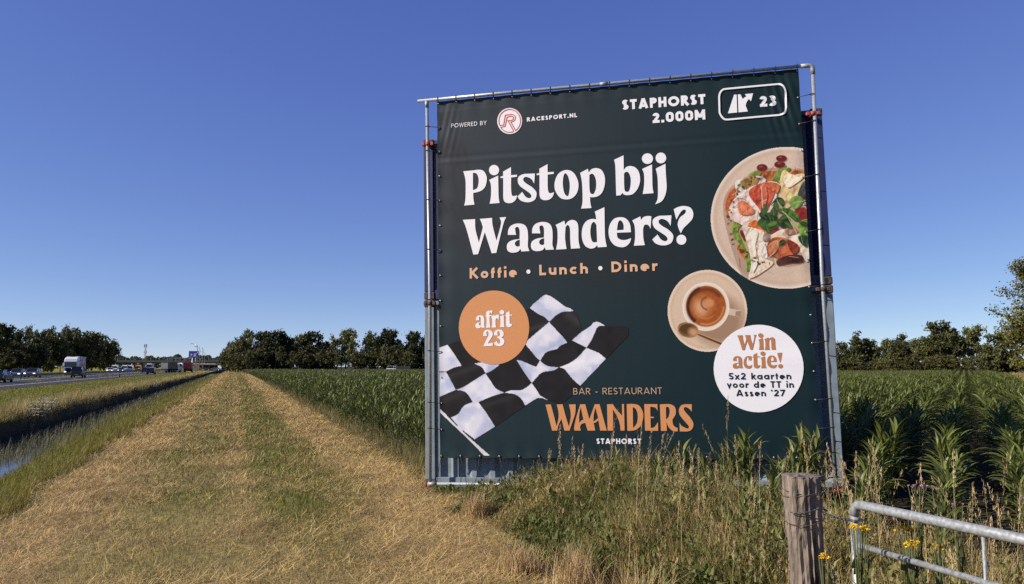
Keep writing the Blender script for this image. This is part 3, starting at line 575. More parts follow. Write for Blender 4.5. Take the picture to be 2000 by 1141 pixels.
for ch in 'Wander?': glyph_to(p, ch, None, .006)
moved(p, 'a', 400, 735, 605, 722, 1.02, 1.0, .006); moved(p, 's', 482, 410, 1626, 774, 1.10, 1.045, .006)
tag(p.build('headline_lettering', M['white'], bn), 'white second headline line ending in a question mark')
p = Print()
for ch, bx in (('a', (277, 400, 408, 580)), ('f', (415, 335, 520, 574)), ('r', (498, 392, 608, 570)), ('i', (615, 326, 680, 565)), ('t', (688, 342, 792, 565)), ('2', (385, 600, 522, 829)), ('3', (533, 598, 680, 830))): glyph_to(p, ch, zb(H2, *bx), .012)
p.build('exit_lettering', M['white'], bn)
p = Print()
for ch, bx in (('W', (318, 155, 558, 342)), ('i', (577, 133, 640, 339)), ('n', (653, 183, 790, 339)), ('a', (257, 415, 382, 570)), ('c', (393, 415, 500, 571)), ('t', (503, 377, 597, 567)), ('i', (605, 358, 668, 566)), ('e', (683, 408, 805, 567)), ('!', (815, 373, 877, 567))): glyph_to(p, ch, zb(H3, *bx), .013)
p.build('prize_lettering', M['tan'], bn)
# --- restaurant name in tall display capitals
p = Print(); H8 = ((1050, 740), 6.25)
for loops in (('98,315! 162,312! 200,450 232,580! 256,480 254,400 235,313! 305,311! 345,460 383,585! 404,480 402,400 383,313! 465,311! 460,420 425,530 390,632! 328,632! 292,490! 258,560 240,632! 178,632!',),
    ('450,632! 448,590 470,480 520,311! 582,311! 633,495! 655,430 698,311! 757,310! 845,632! 765,632! 742,505! 715,530 686,540! 704,632! 612,632! 583,538! 540,550 518,585! 528,632!', '527,345! 560,498! 532,512 511,540! 508,450', '706,352! 740,476! 715,500 682,520! 686,440'),
    ('848,311! 920,309! 955,365 1032,450! 1030,309! 1055,308! 1062,632! 1012,632! 1005,560 980,480 920,370! 924,632! 855,632!',), ('1088,309! 1160,307 1235,325 1283,400 1288,480 1260,570 1200,622 1140,634! 1096,634!', '1162,345! 1200,370 1222,440 1213,540 1166,600!'),
    ('1302,309! 1462,309! 1466,390! 1436,352 1375,340! 1377,462! 1418,464! 1418,479! 1378,480! 1382,600! 1424,590 1470,530! 1472,635! 1312,632!',), ('1492,312! 1560,309 1625,312 1678,350 1685,430 1645,500! 1655,560 1685,592 1710,598! 1710,642! 1650,635 1600,590 1574,530! 1578,636! 1506,636!', '1566,345! 1600,347 1612,400 1600,460 1570,500!'),
    ('1882,311! 1882,400! 1850,365 1805,345 1785,360 1800,400 1860,470 1900,540 1890,605 1840,640 1735,642! 1732,535! 1760,575 1820,605 1845,600 1840,570 1780,500 1735,440 1725,380 1750,328 1800,311',)):
    p.poly([pth(l, *H8) for l in loops], .006)
tag(p.build('name_lettering', M['orange'], bn), 'orange restaurant name in tall capitals')

# --- plain geometric letters drawn as strokes, unit cap height
def arc(cx, cy, rx, ry, a0, a1, n=14): return [(cx + rx * math.cos(R(a)), cy + ry * math.sin(R(a))) for a in np.linspace(a0, a1, n)]
def sans(ch, t):
    h = t / 2; x = .68; q = lambda v: v - h
    bowl = lambda cx=.34: arc(cx, x / 2, x / 2 - h, x / 2 - h, 0, 360, 22)
    S = {
    'A': (.92, [[(h * 1.05, 0), (.46 - h * .1, 1)], [(.92 - h * 1.05, 0), (.46 + h * .1, 1)], [(.24, .27), (.68, .27)]]),
    'B': (.66, [[(h, 0), (h, 1)], [(h, q(1)), (.34, q(1))] + arc(.34, .75 - h / 2, .26 - h, .25 - h / 2, 90, -90)[1:] + [(h, .5)], [(h, .5), (.36, .5)] + arc(.36, .25 + h / 2, .30 - h, .25 - h / 2, 90, -90)[1:] + [(h, h)]]),
    'C': (.86, [arc(.5, .5, .5 - h, .5 - h, 42, 318, 22)]), 'D': (.80, [[(h, 0), (h, 1)], [(h, q(1)), (.3, q(1))] + arc(.3, .5, .5 - h, .5 - h, 90, -90, 20)[1:] + [(h, h)]]),
    'E': (.60, [[(h, 0), (h, 1)], [(h, q(1)), (.58, q(1))], [(h, .5), (.54, .5)], [(h, h), (.58, h)]]), 'H': (.74, [[(h, 0), (h, 1)], [(.74 - h, 0), (.74 - h, 1)], [(h, .5), (.74 - h, .5)]]),
    'K': (.74, [[(h, 0), (h, 1)], [(h, .42), (.66, 1)], [(.28, .52), (.70, 0)]]), 'L': (.54, [[(h, 0), (h, 1)], [(h, h), (.54, h)]]),
    'M': (.92, [[(h, 0), (h, 1)], [(.92 - h, 0), (.92 - h, 1)], [(h * 1.1, 1 - h * .7), (.46, .24)], [(.92 - h * 1.1, 1 - h * .7), (.46, .24)]]), 'N': (.78, [[(h, 0), (h, 1)], [(.78 - h, 0), (.78 - h, 1)], [(h, 1 - h * .9), (.78 - h, h * .9)]]),
    'O': (1.02, [arc(.51, .5, .51 - h, .5 - h, 0, 360, 28)]), 'P': (.64, [[(h, 0), (h, 1)], [(h, q(1)), (.34, q(1))] + arc(.34, .71, .30 - h, .29 - h, 90, -90)[1:] + [(h, .42 + h)]]),
    'R': (.68, [[(h, 0), (h, 1)], [(h, q(1)), (.34, q(1))] + arc(.34, .71, .30 - h, .29 - h, 90, -90)[1:] + [(h, .42 + h)], [(.3, .45), (.64, 0)]]),
    'S': (.62, [arc(.31, .74, .27 - h * .9, .26 - h, 25, 268, 16) + arc(.31, .26 , .29 - h * .9, .26 - h + .0, 92, -155, 16)]),
    'T': (.62, [[(0, q(1)), (.62, q(1))], [(.31, 0), (.31, 1)]]), 'U': (.74, [[(h, 1)] + arc(.37, .37, .37 - h, .37 - h, 180, 360, 16) + [(.74 - h, 1)]]), 'W': (1.2, [[(h * .7, 1), (.32, h * .6), (.6, .94), (.88, h * .6), (1.2 - h * .7, 1)]]), 'Y': (.8, [[(h * .7, 1), (.4, .46), (.8 - h * .7, 1)], [(.4, 0), (.4, .5)]]),
    '0': (.68, [[]]), '2': (.64, [arc(.32, .69, .31 - h, .31 - h, 172, -32, 14) + [(h * 1.1, h * .9)], [(.02, h), (.64, h)]]), '3': (.68, [arc(.33, .735, .30 - h, .265 - h, 150, -90, 14) + [(.26, .47 + h * .6)], arc(.33, .285, .34 - h, .285 - h, 90, -155, 16)]),
    '5': (.62, [[(.58, q(1)), (.16, q(1)), (.11, .5)], arc(.29, .31, .32 - h, .31 - h, 130, -150, 16)]), '7': (.60, [[(0, q(1)), (.56, q(1)), (.18, 0)]]),
    '.': (.30, [[(.15 - h * .95, h * .95), (.15 + h * .95, h * .95)]]), '-': (.4, [[(.03, .36), (.37, .36)]]), "'": (.2, [[(.13, 1), (.08, .74)]]), ' ': (.36, []),
    'a': (.70, [bowl(), [(.68 - h, 0), (.68 - h, x)]]), 'c': (.60, [arc(.34, x / 2, x / 2 - h, x / 2 - h, 45, 315, 16)]), 'd': (.70, [bowl(), [(.68 - h, 0), (.68 - h, 1)]]),
    'e': (.68, [arc(.34, x / 2, x / 2 - h, x / 2 - h, -4, 300, 20), [(h, x / 2 - h * .15), (.68 - h * .1, x / 2 - h * .15)]]),
    'f': (.36, [[(.14, 0), (.14, .82 - h)] + arc(.32, .82 - h, .18, .18, 180, 95, 8), [(0, x - h), (.34, x - h)]]), 'h': (.60, [[(h, 0), (h, 1)], arc(.31, .37, .31 - h, .31 - h, 170, 0, 12) + [(.62 - h, 0)]]), 'i': (.2, [[(.1, 0), (.1, x)], [(.1, .82), (.1, .82 + t)]]),
    'k': (.56, [[(h, 0), (h, 1)], [(h, .26), (.50, x)], [(.24, .38), (.54, 0)]]), 'n': (.60, [[(h, 0), (h, x)], arc(.31, .37, .31 - h, .31 - h, 170, 0, 12) + [(.62 - h, 0)]]), 'o': (.70, [bowl(.35)]), 'r': (.42, [[(h, 0), (h, x)], arc(.36, .36, .34 - h, .32 - h, 180, 75, 10)]),
    's': (.50, [arc(.25, .50, .21 - h * .8, .18 - h * .8, 35, 265, 12) + arc(.25, .19, .23 - h * .8, .19 - h * .8, 90, -150, 12)]), 't': (.34, [[(.16, 0), (.16, .9)], [(0, x - h), (.32, x - h)]]), 'u': (.60, [[(h, x)] + arc(.31, .31, .31 - h, .31 - h, 180, 360, 12), [(.62 - h, 0), (.62 - h, x)]]), 'v': (.58, [[(h * .6, x), (.29, h * .4), (.58 - h * .6, x)]]), 'x': (.58, [[(h * .5, 0), (.58 - h * .5, x)], [(h * .5, x), (.58 - h * .5, 0)]])}
    if ch == '0': return .72, [[(.72 - h, .36), (.72 - h, .64)] + arc(.36, .64, .36 - h, .36 - h, 0, 180, 12) + [(h, .36)] + arc(.36, .36, .36 - h, .36 - h, 180, 360, 12)]
    return S[ch]
def text(name, s_, pl, pr_, caph, m, t=.2, track=.12, lay=.006, label=None, closed='Oo0', scaled=None):
    (xl, zl), (xr, zr) = ban(*pl), ban(*pr_); cx, cy = (pl[0] + pr_[0]) / 2, (pl[1] + pr_[1]) / 2; cap = ban(cx, cy - caph)[1] - ban(cx, cy)[1]
    adv = 0; its = []
    for i, c in enumerate(s_):
        wd, st = sans(c, t); its.append((adv, st, c)); adv += wd + track
    tot = (adv - track) * cap; kx = (xr - xl) / tot; p = Print()
    for a0, st, c in its:
        for k, l in enumerate(st):
            cl = len(l) > 8 and (Vector(l[0]) - Vector(l[-1])).length < 1e-6 or c == '0'
            if cl and c != '0': l = l[:-1]
            z_ = lambda xx: zl + (zr - zl) * (xx - xl) / (xr - xl)
            pts = [(xl + (a0 + x_) * cap * kx, z_(xl + (a0 + x_) * cap * kx) + y_ * cap) for x_, y_ in l]
            p.stroke(pts, t * cap, lay + .0004 * k, cl)
    return tag(p.build(name, m, bn), label)
text('sponsor_lettering', 'POWERED BY', (881.7, 250), (950.6, 244), 8, M['thin'] if False else M['white'], .12, .2, label='thin white words POWERED BY')
text('sponsor_lettering', 'RACESPORT.NL', (1029.1, 237.9), (1127.2, 229.0), 8, M['white'], .25, .16, label='bold white web address')
text('town_lettering', 'STAPHORST', (1214.9, 215), (1378.2, 203.4), 19.4, M['white'], .27, .12, label='bold white town name beside the exit sign')
text('distance_lettering', '2.000M', (1274.4, 240.9), (1378, 233.6), 19.6, M['white'], .27, .12, label='bold white distance 2.000M')
text('exit_number', '23', (1483.9, 209.2), (1517, 206.9), 20.8, M['white'], .27, .1, label='white number 23 in the exit sign')
text('menu_lettering', 'Koffie', (917.4, 544.4), (1009.8, 541.4), 20.6, M['peach'], .23, .2, label='peach word Koffie'); text('menu_lettering', 'Lunch', (1053, 538), (1148.6, 534.2), 20.6, M['peach'], .23, .2, label='peach word Lunch'); text('menu_lettering', 'Diner', (1194, 532), (1284.6, 528.8), 20.8, M['peach'], .23, .2, label='peach word Diner')
flat('menu_dot', M['white'], .006, [[ell(1032.2, 530.8, 4, 4.2, 16)]]); flat('menu_dot', M['white'], .006, [[ell(1172.6, 524, 4.1, 4.2, 16)]])
text('trade_lettering', 'BAR - RESTAURANT', (1119.9, 770.7), (1293, 769.8), 12.8, M['thin'], .115, .17, lay=.008, label='thin pale words BAR - RESTAURANT')
text('town_lettering', 'STAPHORST', (1164.9, 867), (1252.4, 867.4), 10.6, M['white'], .24, .15, label='small white town name under the restaurant name')
for s_, l, r in (('5x2 kaarten', (1423.1, 741.2), (1545, 740.7)), ('voor de TT in', (1420, 757.5), (1550, 757.2)), ("Assen '27", (1437.6, 773.9), (1532.7, 773.9))): text('prize_lettering', s_, l, r, 12.8, M['ink'], .2, .16, lay=.013, label='dark line of the prize text')
# exit sign and round logo
p = Print(); H5 = ((1395, 155), 12.68)
p.stroke(pth('300,245! 930,185! 1560,125! 1620,128 1690,165 1735,230 1757,300! 1766,500! 1775,700! 1755,800 1700,860 1600,888! 960,946! 330,1005! 250,995 180,930 140,860 128,820! 123,630! 118,440! 135,360 170,300 225,258', *H5, 5), .026, .014, True)
for s_ in ('490,385! 553,382! 568,825! 338,848!', '582,380! 650,378! 706,495! 745,455 798,428! 755,372! 960,350! 910,545! 855,490! 800,570 775,655! 832,800! 600,822!'): p.poly([pth(s_, *H5)], .006)
tag(p.build('exit_sign_print', M['white'], bn), 'white motorway exit symbol in a rounded frame')
HL = ((960, 200), 11.11)
lg = flat('round_logo', M['white'], .006, [[ell(960 + 395 / 11.11, 200 + 408 / 11.11, 24.3, 25.4)]], 'round white logo with a coral letter R')
p = Print(); T_ = lambda x, y: ban(960 + x / 11.11, 200 + y / 11.11)
LO = smooth(parse('180,505! 262,497! 300,280! 440,264! 500,290 517,340 490,405 420,432! 515,602!'), 6) + [(395 + 234 * math.cos(a), 405 - 248 * math.sin(a)) for a in np.linspace(R(-58), R(202), 40)]
p.stroke([T_(x, y) for x, y in LO], .014, .009, True)
LI = smooth(parse('200,542! 295,527! 338,322! 430,303! 468,320 470,365 440,392 358,402! 478,622!'), 6) + [(392 + 234 * math.cos(a), 405 - 248 * math.sin(a)) for a in np.linspace(R(-70), R(-145), 16)]
p.stroke([T_(x, y) for x, y in LI], .014, .009, True)
p.build('logo_letter', M['coral'], lg)

# eyelets and the straps tying the banner to the pipes
def eyelet(a, b_):
    m = MB(); y = -BOFF + float(wav(a, b_)) - .016; n = 10; r0, r1 = .005, .012
    rings = [[(a + r * math.cos(6.283 * k / n), y + dy, b_ + r * math.sin(6.283 * k / n)) for k in range(n)] for r, dy in ((r1, .012), (r1 * .8, 0), (r0, 0), (r0, .01))]
    m.loft(rings, False, True, True); return m.build('eyelet', M['zinc'], bn)
def strap(p0, p1, r=.0055):
    m = MB(); m.tube([p0, ((p0[0] + p1[0]) / 2, (p0[1] + p1[1]) / 2 - .002, (p0[2] + p1[2]) / 2 - .004), p1], r, 5); return m
def loop(m, c, ax, r=.034):
    pts = []
    for k in range(13):
        a = 6.283 * k / 12; pts.append((c[0] + (r * math.cos(a) if ax == 'z' else 0), c[1] + r * math.sin(a), c[2] + (r * math.cos(a) if ax == 'x' else 0)))
    m.tube(pts, .005, 5); return m
nt_ = 19
for i in range(nt_):
    a = BX0 + .02 + (BX1 - BX0 - .04) * i / (nt_ - 1); eyelet(a, BZ1 - .03); m = strap((a, -BOFF - .012, BZ1 - .03), (a, PO - .02, PT - .02)); loop(m, (a, PO, PT + .003), 'x'); m.build('tie', M['strap'], bn)
    eyelet(a, BZ0 + .028)
    if i < 17: m = strap((a, -BOFF - .012, BZ0 + .028), (a + (.1 if i % 2 else -.06), PO - .01, PB_ + .03), .004); m.build('tie', M['strap'], bn)
for i in range(1, 14):
    b_ = BZ0 + .03 + (BZ1 - BZ0 - .06) * i / 14
    for a, px_ in ((BX0 + .03, PL), (BX1 - .03, PR)):
        eyelet(a, b_)
        if i % 2 == 0 or i in (1, 13): m = strap((a, -BOFF - .012, b_), (px_, PO - .02, b_ + .02)); loop(m, (px_, PO, b_ + .02), 'z'); m.build('tie', M['strap'], bn)

# ------------------------------------------------------------------ trees
def crown_mesh(name, seed, style='oak', leaves=5200, leaf=.032, dark=1.0, tint=(1, 1, 1)):
    """a crown 1 m high and about .8 wide: many small leaf faces gathered in clumps over the crown's lobes"""
    g = np.random.default_rng(seed); P = []
    lobes = []
    if style == 'oak': lobes = [(0, 0, .55, .32, .40), (.1, .1, .22, .24, .16), (-.12, -.05, .22, .24, .16)] + [(.27 * math.cos(a), .27 * math.sin(a), .3 + .36 * g.random(), .15 + .07 * g.random(), .14 + .07 * g.random()) for a in np.linspace(0, 6.28, 9)[:-1]] + [(.1 * g.normal(), .1 * g.normal(), .88, .12, .10), (.12, -.1, .80, .15, .12), (-.14, .08, .78, .14, .12)]
    if style == 'tall': lobes = [(.05 * g.normal(), .05 * g.normal(), z, .13 + .13 * math.sin(math.pi * (z * .9 + .05)), .12) for z in np.linspace(.2, .93, 8)] + [(.22 * math.cos(a), .22 * math.sin(a), .3 + .45 * g.random(), .10, .10) for a in g.random(6) * 6.28]
    if style == 'airy': lobes = [(.24 * g.normal(), .24 * g.normal(), .28 + .64 * g.random() ** .8, .07 + .08 * g.random(), .06 + .06 * g.random()) for _ in range(17)] + [(0, 0, .5, .2, .28)]
    if style == 'conifer': lobes = [(.03 * g.normal(), .03 * g.normal(), z, .05 + .24 * (1 - z), .07) for z in np.linspace(.08, .97, 11)]
    if style == 'shrub': lobes = [(.36 * g.normal(), .3 * g.normal(), .35 + .25 * g.random(), .24 + .1 * g.random(), .3) for _ in range(7)]
    vol = np.array([l[3] ** 1.7 * l[4] ** .5 for l in lobes]); pick = g.choice(len(lobes), size=int(leaves / 38), p=vol / vol.sum()); L = np.array(lobes)
    d = g.normal(size=(len(pick), 3)); d /= np.linalg.norm(d, axis=1)[:, None]; rr = .55 + .5 * g.random(len(pick)) ** .7
    cen = L[pick, :3] + d * rr[:, None] * np.c_[L[pick, 3], L[pick, 3], L[pick, 4]]
    tone = .7 + .6 * g.random(len(cen))
    k = np.repeat(np.arange(len(cen)), 38); off = g.normal(size=(len(k), 3)) * .045 * np.array([1, 1, .8]); p = cen[k] + off; p[:, 2] = np.maximum(p[:, 2], .01)
    n = len(p); a = g.normal(size=(n, 3)); a /= np.linalg.norm(a, axis=1)[:, None]; b = np.cross(a, g.normal(size=(n, 3))); b /= np.linalg.norm(b, axis=1)[:, None]
    s = leaf * (.6 + .8 * g.random(n))[:, None]
    V = np.stack([p - a * s, p - b * s * .55, p + a * s, p + b * s * .55], 1).reshape(-1, 3); Qd = np.arange(n * 4).reshape(n, 4)
    base = np.array([.066, .068, .020]) * dark * np.array(tint); c = base * (tone[k] * (.85 + .3 * g.random(n)))[:, None]
    return np_mesh(name, V, Qd, M['leafc'], np.repeat(c, 4, 0))
def trunk_mb(h, r, seed, spread=.25, top=.75):
    g = random.Random(seed); m = MB(); m.tube([(0, 0, -.3), (.01 * h, 0, h * .25), (.015 * h, .01 * h, h * .5), (0, 0, h * top)], [r, r * .8, r * .6, r * .2], 8)
    for k in range(7):
        a = g.random() * 6.28; z = h * (.25 + .4 * g.random()); l = h * spread * (.6 + .6 * g.random())
        m.tube([(0, 0, z), (math.cos(a) * l * .5, math.sin(a) * l * .5, z + l * .45), (math.cos(a) * l, math.sin(a) * l, z + l * .75)], [r * .4, r * .25, r * .06], 5)
    return m
CR = {}
for st, nseed in (('oak', 3), ('tall', 2), ('airy', 3), ('conifer', 1), ('shrub', 2)):
    for q in range(nseed): CR[st, q] = crown_mesh('crown', 100 + hash(st) % 1 + 17 * q + len(st), st, {'shrub': 3400, 'airy': 3600}.get(st, 5600))
for q in range(3): CR['oak', 'd%d' % q] = crown_mesh('crown', 400 + q, 'oak', 5600, .033, .62, (.95, 1.02, 1.0))  # dark oaks: the shaded look of the middle row put into the leaf colour
CR['airy', 'light'] = crown_mesh('crown', 301, 'airy', 3800, .030, 1.7, (1, 1, 1.1)); CR['oak', 'light'] = crown_mesh('crown', 302, 'oak', 5400, .031, 1.45, (1.05, 1, .9)); CR['shrub', 'brown'] = crown_mesh('crown', 303, 'shrub', 3400, .034, 1.05, (1.12, .98, .85))  # the light oak has sunshine put into its paler leaf colour
TR = {k: trunk_mb(1, .022, k).mesh('trunk', M['bark']) for k in range(2)}; TRP = trunk_mb(1, .02, 9).mesh('trunk', M['paleb'])
def tree(name, px, d, wpx, ytop, st, label, group, ybase=None, pale=False, low=0.0, rz=None):
    """a tree d metres off whose crown is wpx photo pixels wide and reaches row ytop"""
    H_ = EYE + (HOR - ytop) * d / F; W = wpx * d / F; p = at(px, d); root = tag(empty(name, p, random.random() * 6 if rz is None else rz), label, 'shrub' if name == 'shrub' else 'tree', group)
    c = link('crown', CR[st], root); c.location = (0, 0, low * H_); wid = {'oak': .80, 'tall': .55, 'airy': .85, 'conifer': .5, 'shrub': 1.3}[st[0]]
    c.scale = (W / wid, W / wid, H_ * (1 - low))
    t = link('trunk', TRP if pale else TR[random.randrange(2)], root); t.scale = (H_, H_, H_)
    return root
ORD = 'first second third fourth fifth sixth seventh eighth ninth tenth eleventh twelfth thirteenth fourteenth fifteenth sixteenth'.split()
# the wood beyond the motorway, left
for k, (px, wpx, yt, st, d, ds) in enumerate([(-14, 60, 650, ('oak', 0), 205, 'dark full'), (12, 46, 636, ('tall', 0), 215, 'tall lit'), (38, 34, 641, ('airy', 0), 232, 'thin airy'), (30, 62, 668, ('oak', 1), 206, 'low bushy'), (72, 30, 640, ('airy', 1), 246, 'narrow open'), (68, 56, 662, ('oak', 2), 222, 'olive rounded'), (98, 40, 641, ('oak', 0), 262, 'dark bushy'), (104, 62, 652, ('oak', 2), 250, 'broad olive'), (132, 42, 634, ('airy', 2), 285, 'highest, feathery'), (146, 58, 643, ('oak', 1), 292, 'broad dark'), (172, 44, 652, ('tall', 1), 318, 'slim dark'), (182, 34, 651, ('airy', 0), 345, 'sparse see-through'), (206, 50, 657, ('oak', 2), 362, 'dark domed')]):
    tree('broadleaf_tree', px, d, wpx, yt, st, '%s tree, %s from the left in the wood beyond the motorway' % (ds, ORD[k]), 'trees in the wood beyond the motorway')
for k, (px, d) in enumerate([(-5, 200), (26, 206), (58, 220), (90, 240), (122, 268), (152, 300), (184, 345), (208, 372)]):
    tree('shrub', px, d, 52, 684 - (k % 3) * 6, ('shrub', k % 2), 'dark shrub, %s from the left along the edge of the motorway wood' % ORD[k], 'shrubs along the motorway wood')
# the row at the end of the maize, middle
for k, (px, wpx, yt, st, d, ds) in enumerate([(452, 34, 668, ('oak', 1), 262, 'low olive'), (468, 40, 656, ('oak', 'light'), 256, 'sunlit olive'), (489, 36, 642, ('airy', 'light'), 262, 'pale feathery'), (512, 46, 648, ('oak', 'd0'), 254, 'dark wide'), (538, 56, 643, ('oak', 'd2'), 250, 'big dark domed'), (560, 40, 656, ('oak', 'd1'), 252, 'dark sloping'), (582, 30, 652, ('airy', 'light'), 275, 'pale thin'), (612, 60, 648, ('oak', 'd0'), 250, 'broad black-green'), (636, 40, 668, ('oak', 'd1'), 250, 'lower dark'), (676, 50, 640, ('airy', 'light'), 252, 'pale airy poplar-like'), (726, 40, 646, ('oak', 'light'), 256, 'sunlit bushy'), (758, 56, 640, ('oak', 'd2'), 250, 'tallest dark'), (776, 38, 664, ('oak', 'd1'), 248, 'short dark'), (808, 52, 648, ('oak', 'd0'), 250, 'dark rounded'), (842, 50, 652, ('oak', 'd2'), 252, 'dark half-hidden')]):
    tree('broadleaf_tree', px, d, wpx, yt, st, '%s tree, %s from left in the row left of the banner' % (ds, ORD[k]), 'trees behind the maize left of the banner')
for k, px in enumerate([462, 500, 540, 580, 620, 655, 690, 722, 756, 792, 826]):
    tree('shrub', px, 244, 60, 680 - (k % 3) * 6, ('shrub', k % 2), 'dark shrub, %s from the left under the trees left of the banner' % ORD[k], 'shrubs under the trees left of the banner')
# the row right of the banner
for k, (px, wpx, yt, st, d, ds, pale) in enumerate([(1608, 50, 664, ('oak', 0), 200, 'dark half-hidden', 0), (1640, 40, 668, ('oak', 1), 198, 'low dark', 0), (1670, 40, 652, ('conifer', 0), 196, 'pointed dark', 0), (1697, 34, 664, ('tall', 0), 198, 'slim grey-green', 0), (1727, 30, 660, ('airy', 'light'), 204, 'pale thin', 0), (1760, 46, 655, ('oak', 2), 192, 'dark rounded', 0), (1803, 50, 657, ('oak', 'light'), 178, 'olive pale-stemmed', 1), (1842, 56, 633, ('tall', 1), 190, 'tall lit', 0), (1852, 40, 645, ('airy', 0), 188, 'feathery olive', 0), (1892, 56, 634, ('airy', 'light'), 196, 'tall grey-green', 0), (1946, 64, 649, ('oak', 0), 150, 'round black-green', 0), (1925, 40, 672, ('oak', 1), 170, 'small dark', 0)]):
    tree('broadleaf_tree', px, d, wpx, yt, st, '%s tree, %s from left in the row right of the banner' % (ds, ORD[k]), 'trees right of the banner', pale=bool(pale), low=.28 if pale else 0)
for k, (px, yt, br) in enumerate([(1615, 690, 0), (1650, 700, 0), (1682, 703, 1), (1712, 700, 0), (1742, 697, 1), (1772, 690, 1), (1800, 697, 0), (1832, 692, 1), (1864, 694, 1), (1893, 698, 1), (1920, 702, 0), (1960, 690, 0)]):
    tree('shrub', px, 172 - (px - 1600) * .06, 54, yt - 6, ('shrub', 'brown') if br else ('shrub', k % 2), '%s shrub, %s from left under the trees right of the banner' % ('brownish' if br else 'dark green', ORD[k]), 'shrubs under the trees right of the banner')
# the nearer tree at the right edge, with boughs reaching left
rt = tag(empty('field_tree', at(2074, 48)), 'large olive green tree with ragged boughs at the right edge of the maize field', 'tree')
g = np.random.default_rng(77); cen = []; bm_ = trunk_mb(9.0, .26, 5, .25, .8)
for k in range(130):
    a = g.random() * 6.283; z = .7 + 8.6 * g.random(); rad = 3.7 * max(.05, 1 - ((z - 4.6) / 4.8) ** 2) ** .7 * (.65 + .4 * g.random()); tip = Vector((math.cos(a) * rad, math.sin(a) * rad, z + rad * .18)); st_ = Vector((0, 0, max(.8, z - rad * .35)))
    bm_.tube([st_, st_.lerp(tip, .5) + Vector((0, 0, .25)), tip], [.05, .03, .008], 4)
    for t in np.linspace(.25, 1.0, 10): cen.append((*(st_.lerp(tip, t) + Vector((0, 0, .25 * math.sin(t * 3.14)))), 1.1 - .55 * t))
cen = np.array(cen); k = np.repeat(np.arange(len(cen)), 46); p_ = cen[k, :3] + g.normal(size=(len(k), 3)) * (.34 * cen[k, 3])[:, None]; n = len(p_)
a = g.normal(size=(n, 3)); a /= np.linalg.norm(a, axis=1)[:, None]; b = np.cross(a, g.normal(size=(n, 3))); b /= np.linalg.norm(b, axis=1)[:, None]; s = .085 * (.6 + .8 * g.random(n))[:, None]
V = np.stack([p_ - a * s, p_ - b * s * .55, p_ + a * s, p_ + b * s * .55], 1).reshape(-1, 3); tone = (.7 + .6 * g.random(len(cen)))[k] * (.8 + .4 * g.random(n))
link('crown', np_mesh('crown', V, np.arange(n * 4).reshape(n, 4), M['leafc'], np.repeat(np.array([.125, .115, .028]) * tone[:, None], 4, 0)), rt); bm_.build('trunk', M['bark'], rt)
# far woodland behind the viaduct: one mass
g = np.random.default_rng(9); n = 15000; t = g.random(n); px_ = 130 + t * 380; d_ = 760 + 80 * g.random(n); top = 8.5 + 4.5 * vnoise(px_, px_ * 0, 14, 61) + 2 * vnoise(px_, px_ * 0, 4, 62); z = top * g.random(n) ** .55
base = np.array([at(x, d) for x, d in zip(px_, d_)]); base[:, 2] = z; a = g.normal(size=(n, 3)); a /= np.linalg.norm(a, axis=1)[:, None]; b = np.cross(a, g.normal(size=(n, 3))); b /= np.linalg.norm(b, axis=1)[:, None]; s = .9
V = np.stack([base - a * s, base - b * s, base + a * s, base + b * s], 1).reshape(-1, 3)
tag(link('distant_woodland', np_mesh('distant_woodland', V, np.arange(n * 4).reshape(n, 4), M['leafc'], np.repeat(np.array([.035, .045, .03]) * (.6 + .8 * g.random(n))[:, None], 4, 0))), 'dark distant wood along the horizon behind the viaduct', 'woodland', kind='stuff')

# ------------------------------------------------------------------ motorway: rails, viaduct, sign, lamps, canopy
m = MB(); x0 = -28.9
m.loft([[(x0 + dx, y, z) for dx, z in ((0, .42), (.05, .46), (.02, .52), (.02, .60), (.05, .66), (0, .74), (-.02, .74), (-.02, .42))] for y in (20, 420)])
gr = tag(empty('guard_rail', (0, 0, 0)), 'dark steel guard rail on short posts along the motorway median', 'guard rail'); m.build('rail', M['rail'], gr)
for i in range(100): MB().box(x0 - .06, x0 - .03, 24 + i * 4 - .05, 24 + i * 4 + .05, -.1, .7).build('post', M['rail'], gr)
m = MB(); m.loft([[(-29.5 + dx, y, z) for dx, z in ((0, .42), (-.05, .46), (-.02, .52), (-.02, .60), (-.05, .66), (0, .74), (.02, .74), (.02, .42))] for y in (20, 420)])
gr2 = tag(empty('guard_rail', (0, 0, 0)), 'second guard rail behind the first, on the far side of the median', 'guard rail'); m.build('rail', M['rail'], gr2)
for i in range(50): MB().box(-29.47, -29.44, 26 + i * 8 - .05, 26 + i * 8 + .05, -.1, .7).build('post', M['rail'], gr2)
# viaduct
dV = 600; pA, pB = at(60, dV), at(640, dV); vl = (pB - pA).length; va = math.atan2(pB.y - pA.y, pB.x - pA.x)
vr = tag(empty('viaduct', pA, va), 'long dark road viaduct on slender piers crossing the motorway in the distance', 'viaduct')
m = MB(); m.box(0, vl, -5, 5, 4.8, 6.0, .1); m.build('deck', M['dcon'], vr)
m = MB(); m.box(0, vl, -5.25, -5.05, 5.2, 6.7); m.build('edge_beam', M['dcon'], vr)
m = MB(); m.box(0, vl, -5.2, -5.1, 7.6, 7.72); m.build('handrail', M['dcon'], vr)
for i in range(36): MB().box(i * 6.5 + 1, i * 6.5 + 1.35, -5.22, -5.1, 6.7, 8.3).build('railing_post', M['cgrey'], vr)
for i in range(16): MB().tube([(8 + i * 15, 0, 0), (8 + i * 15, 0, 4.85)], .45, 8).build('pier', M['cgrey'], vr)
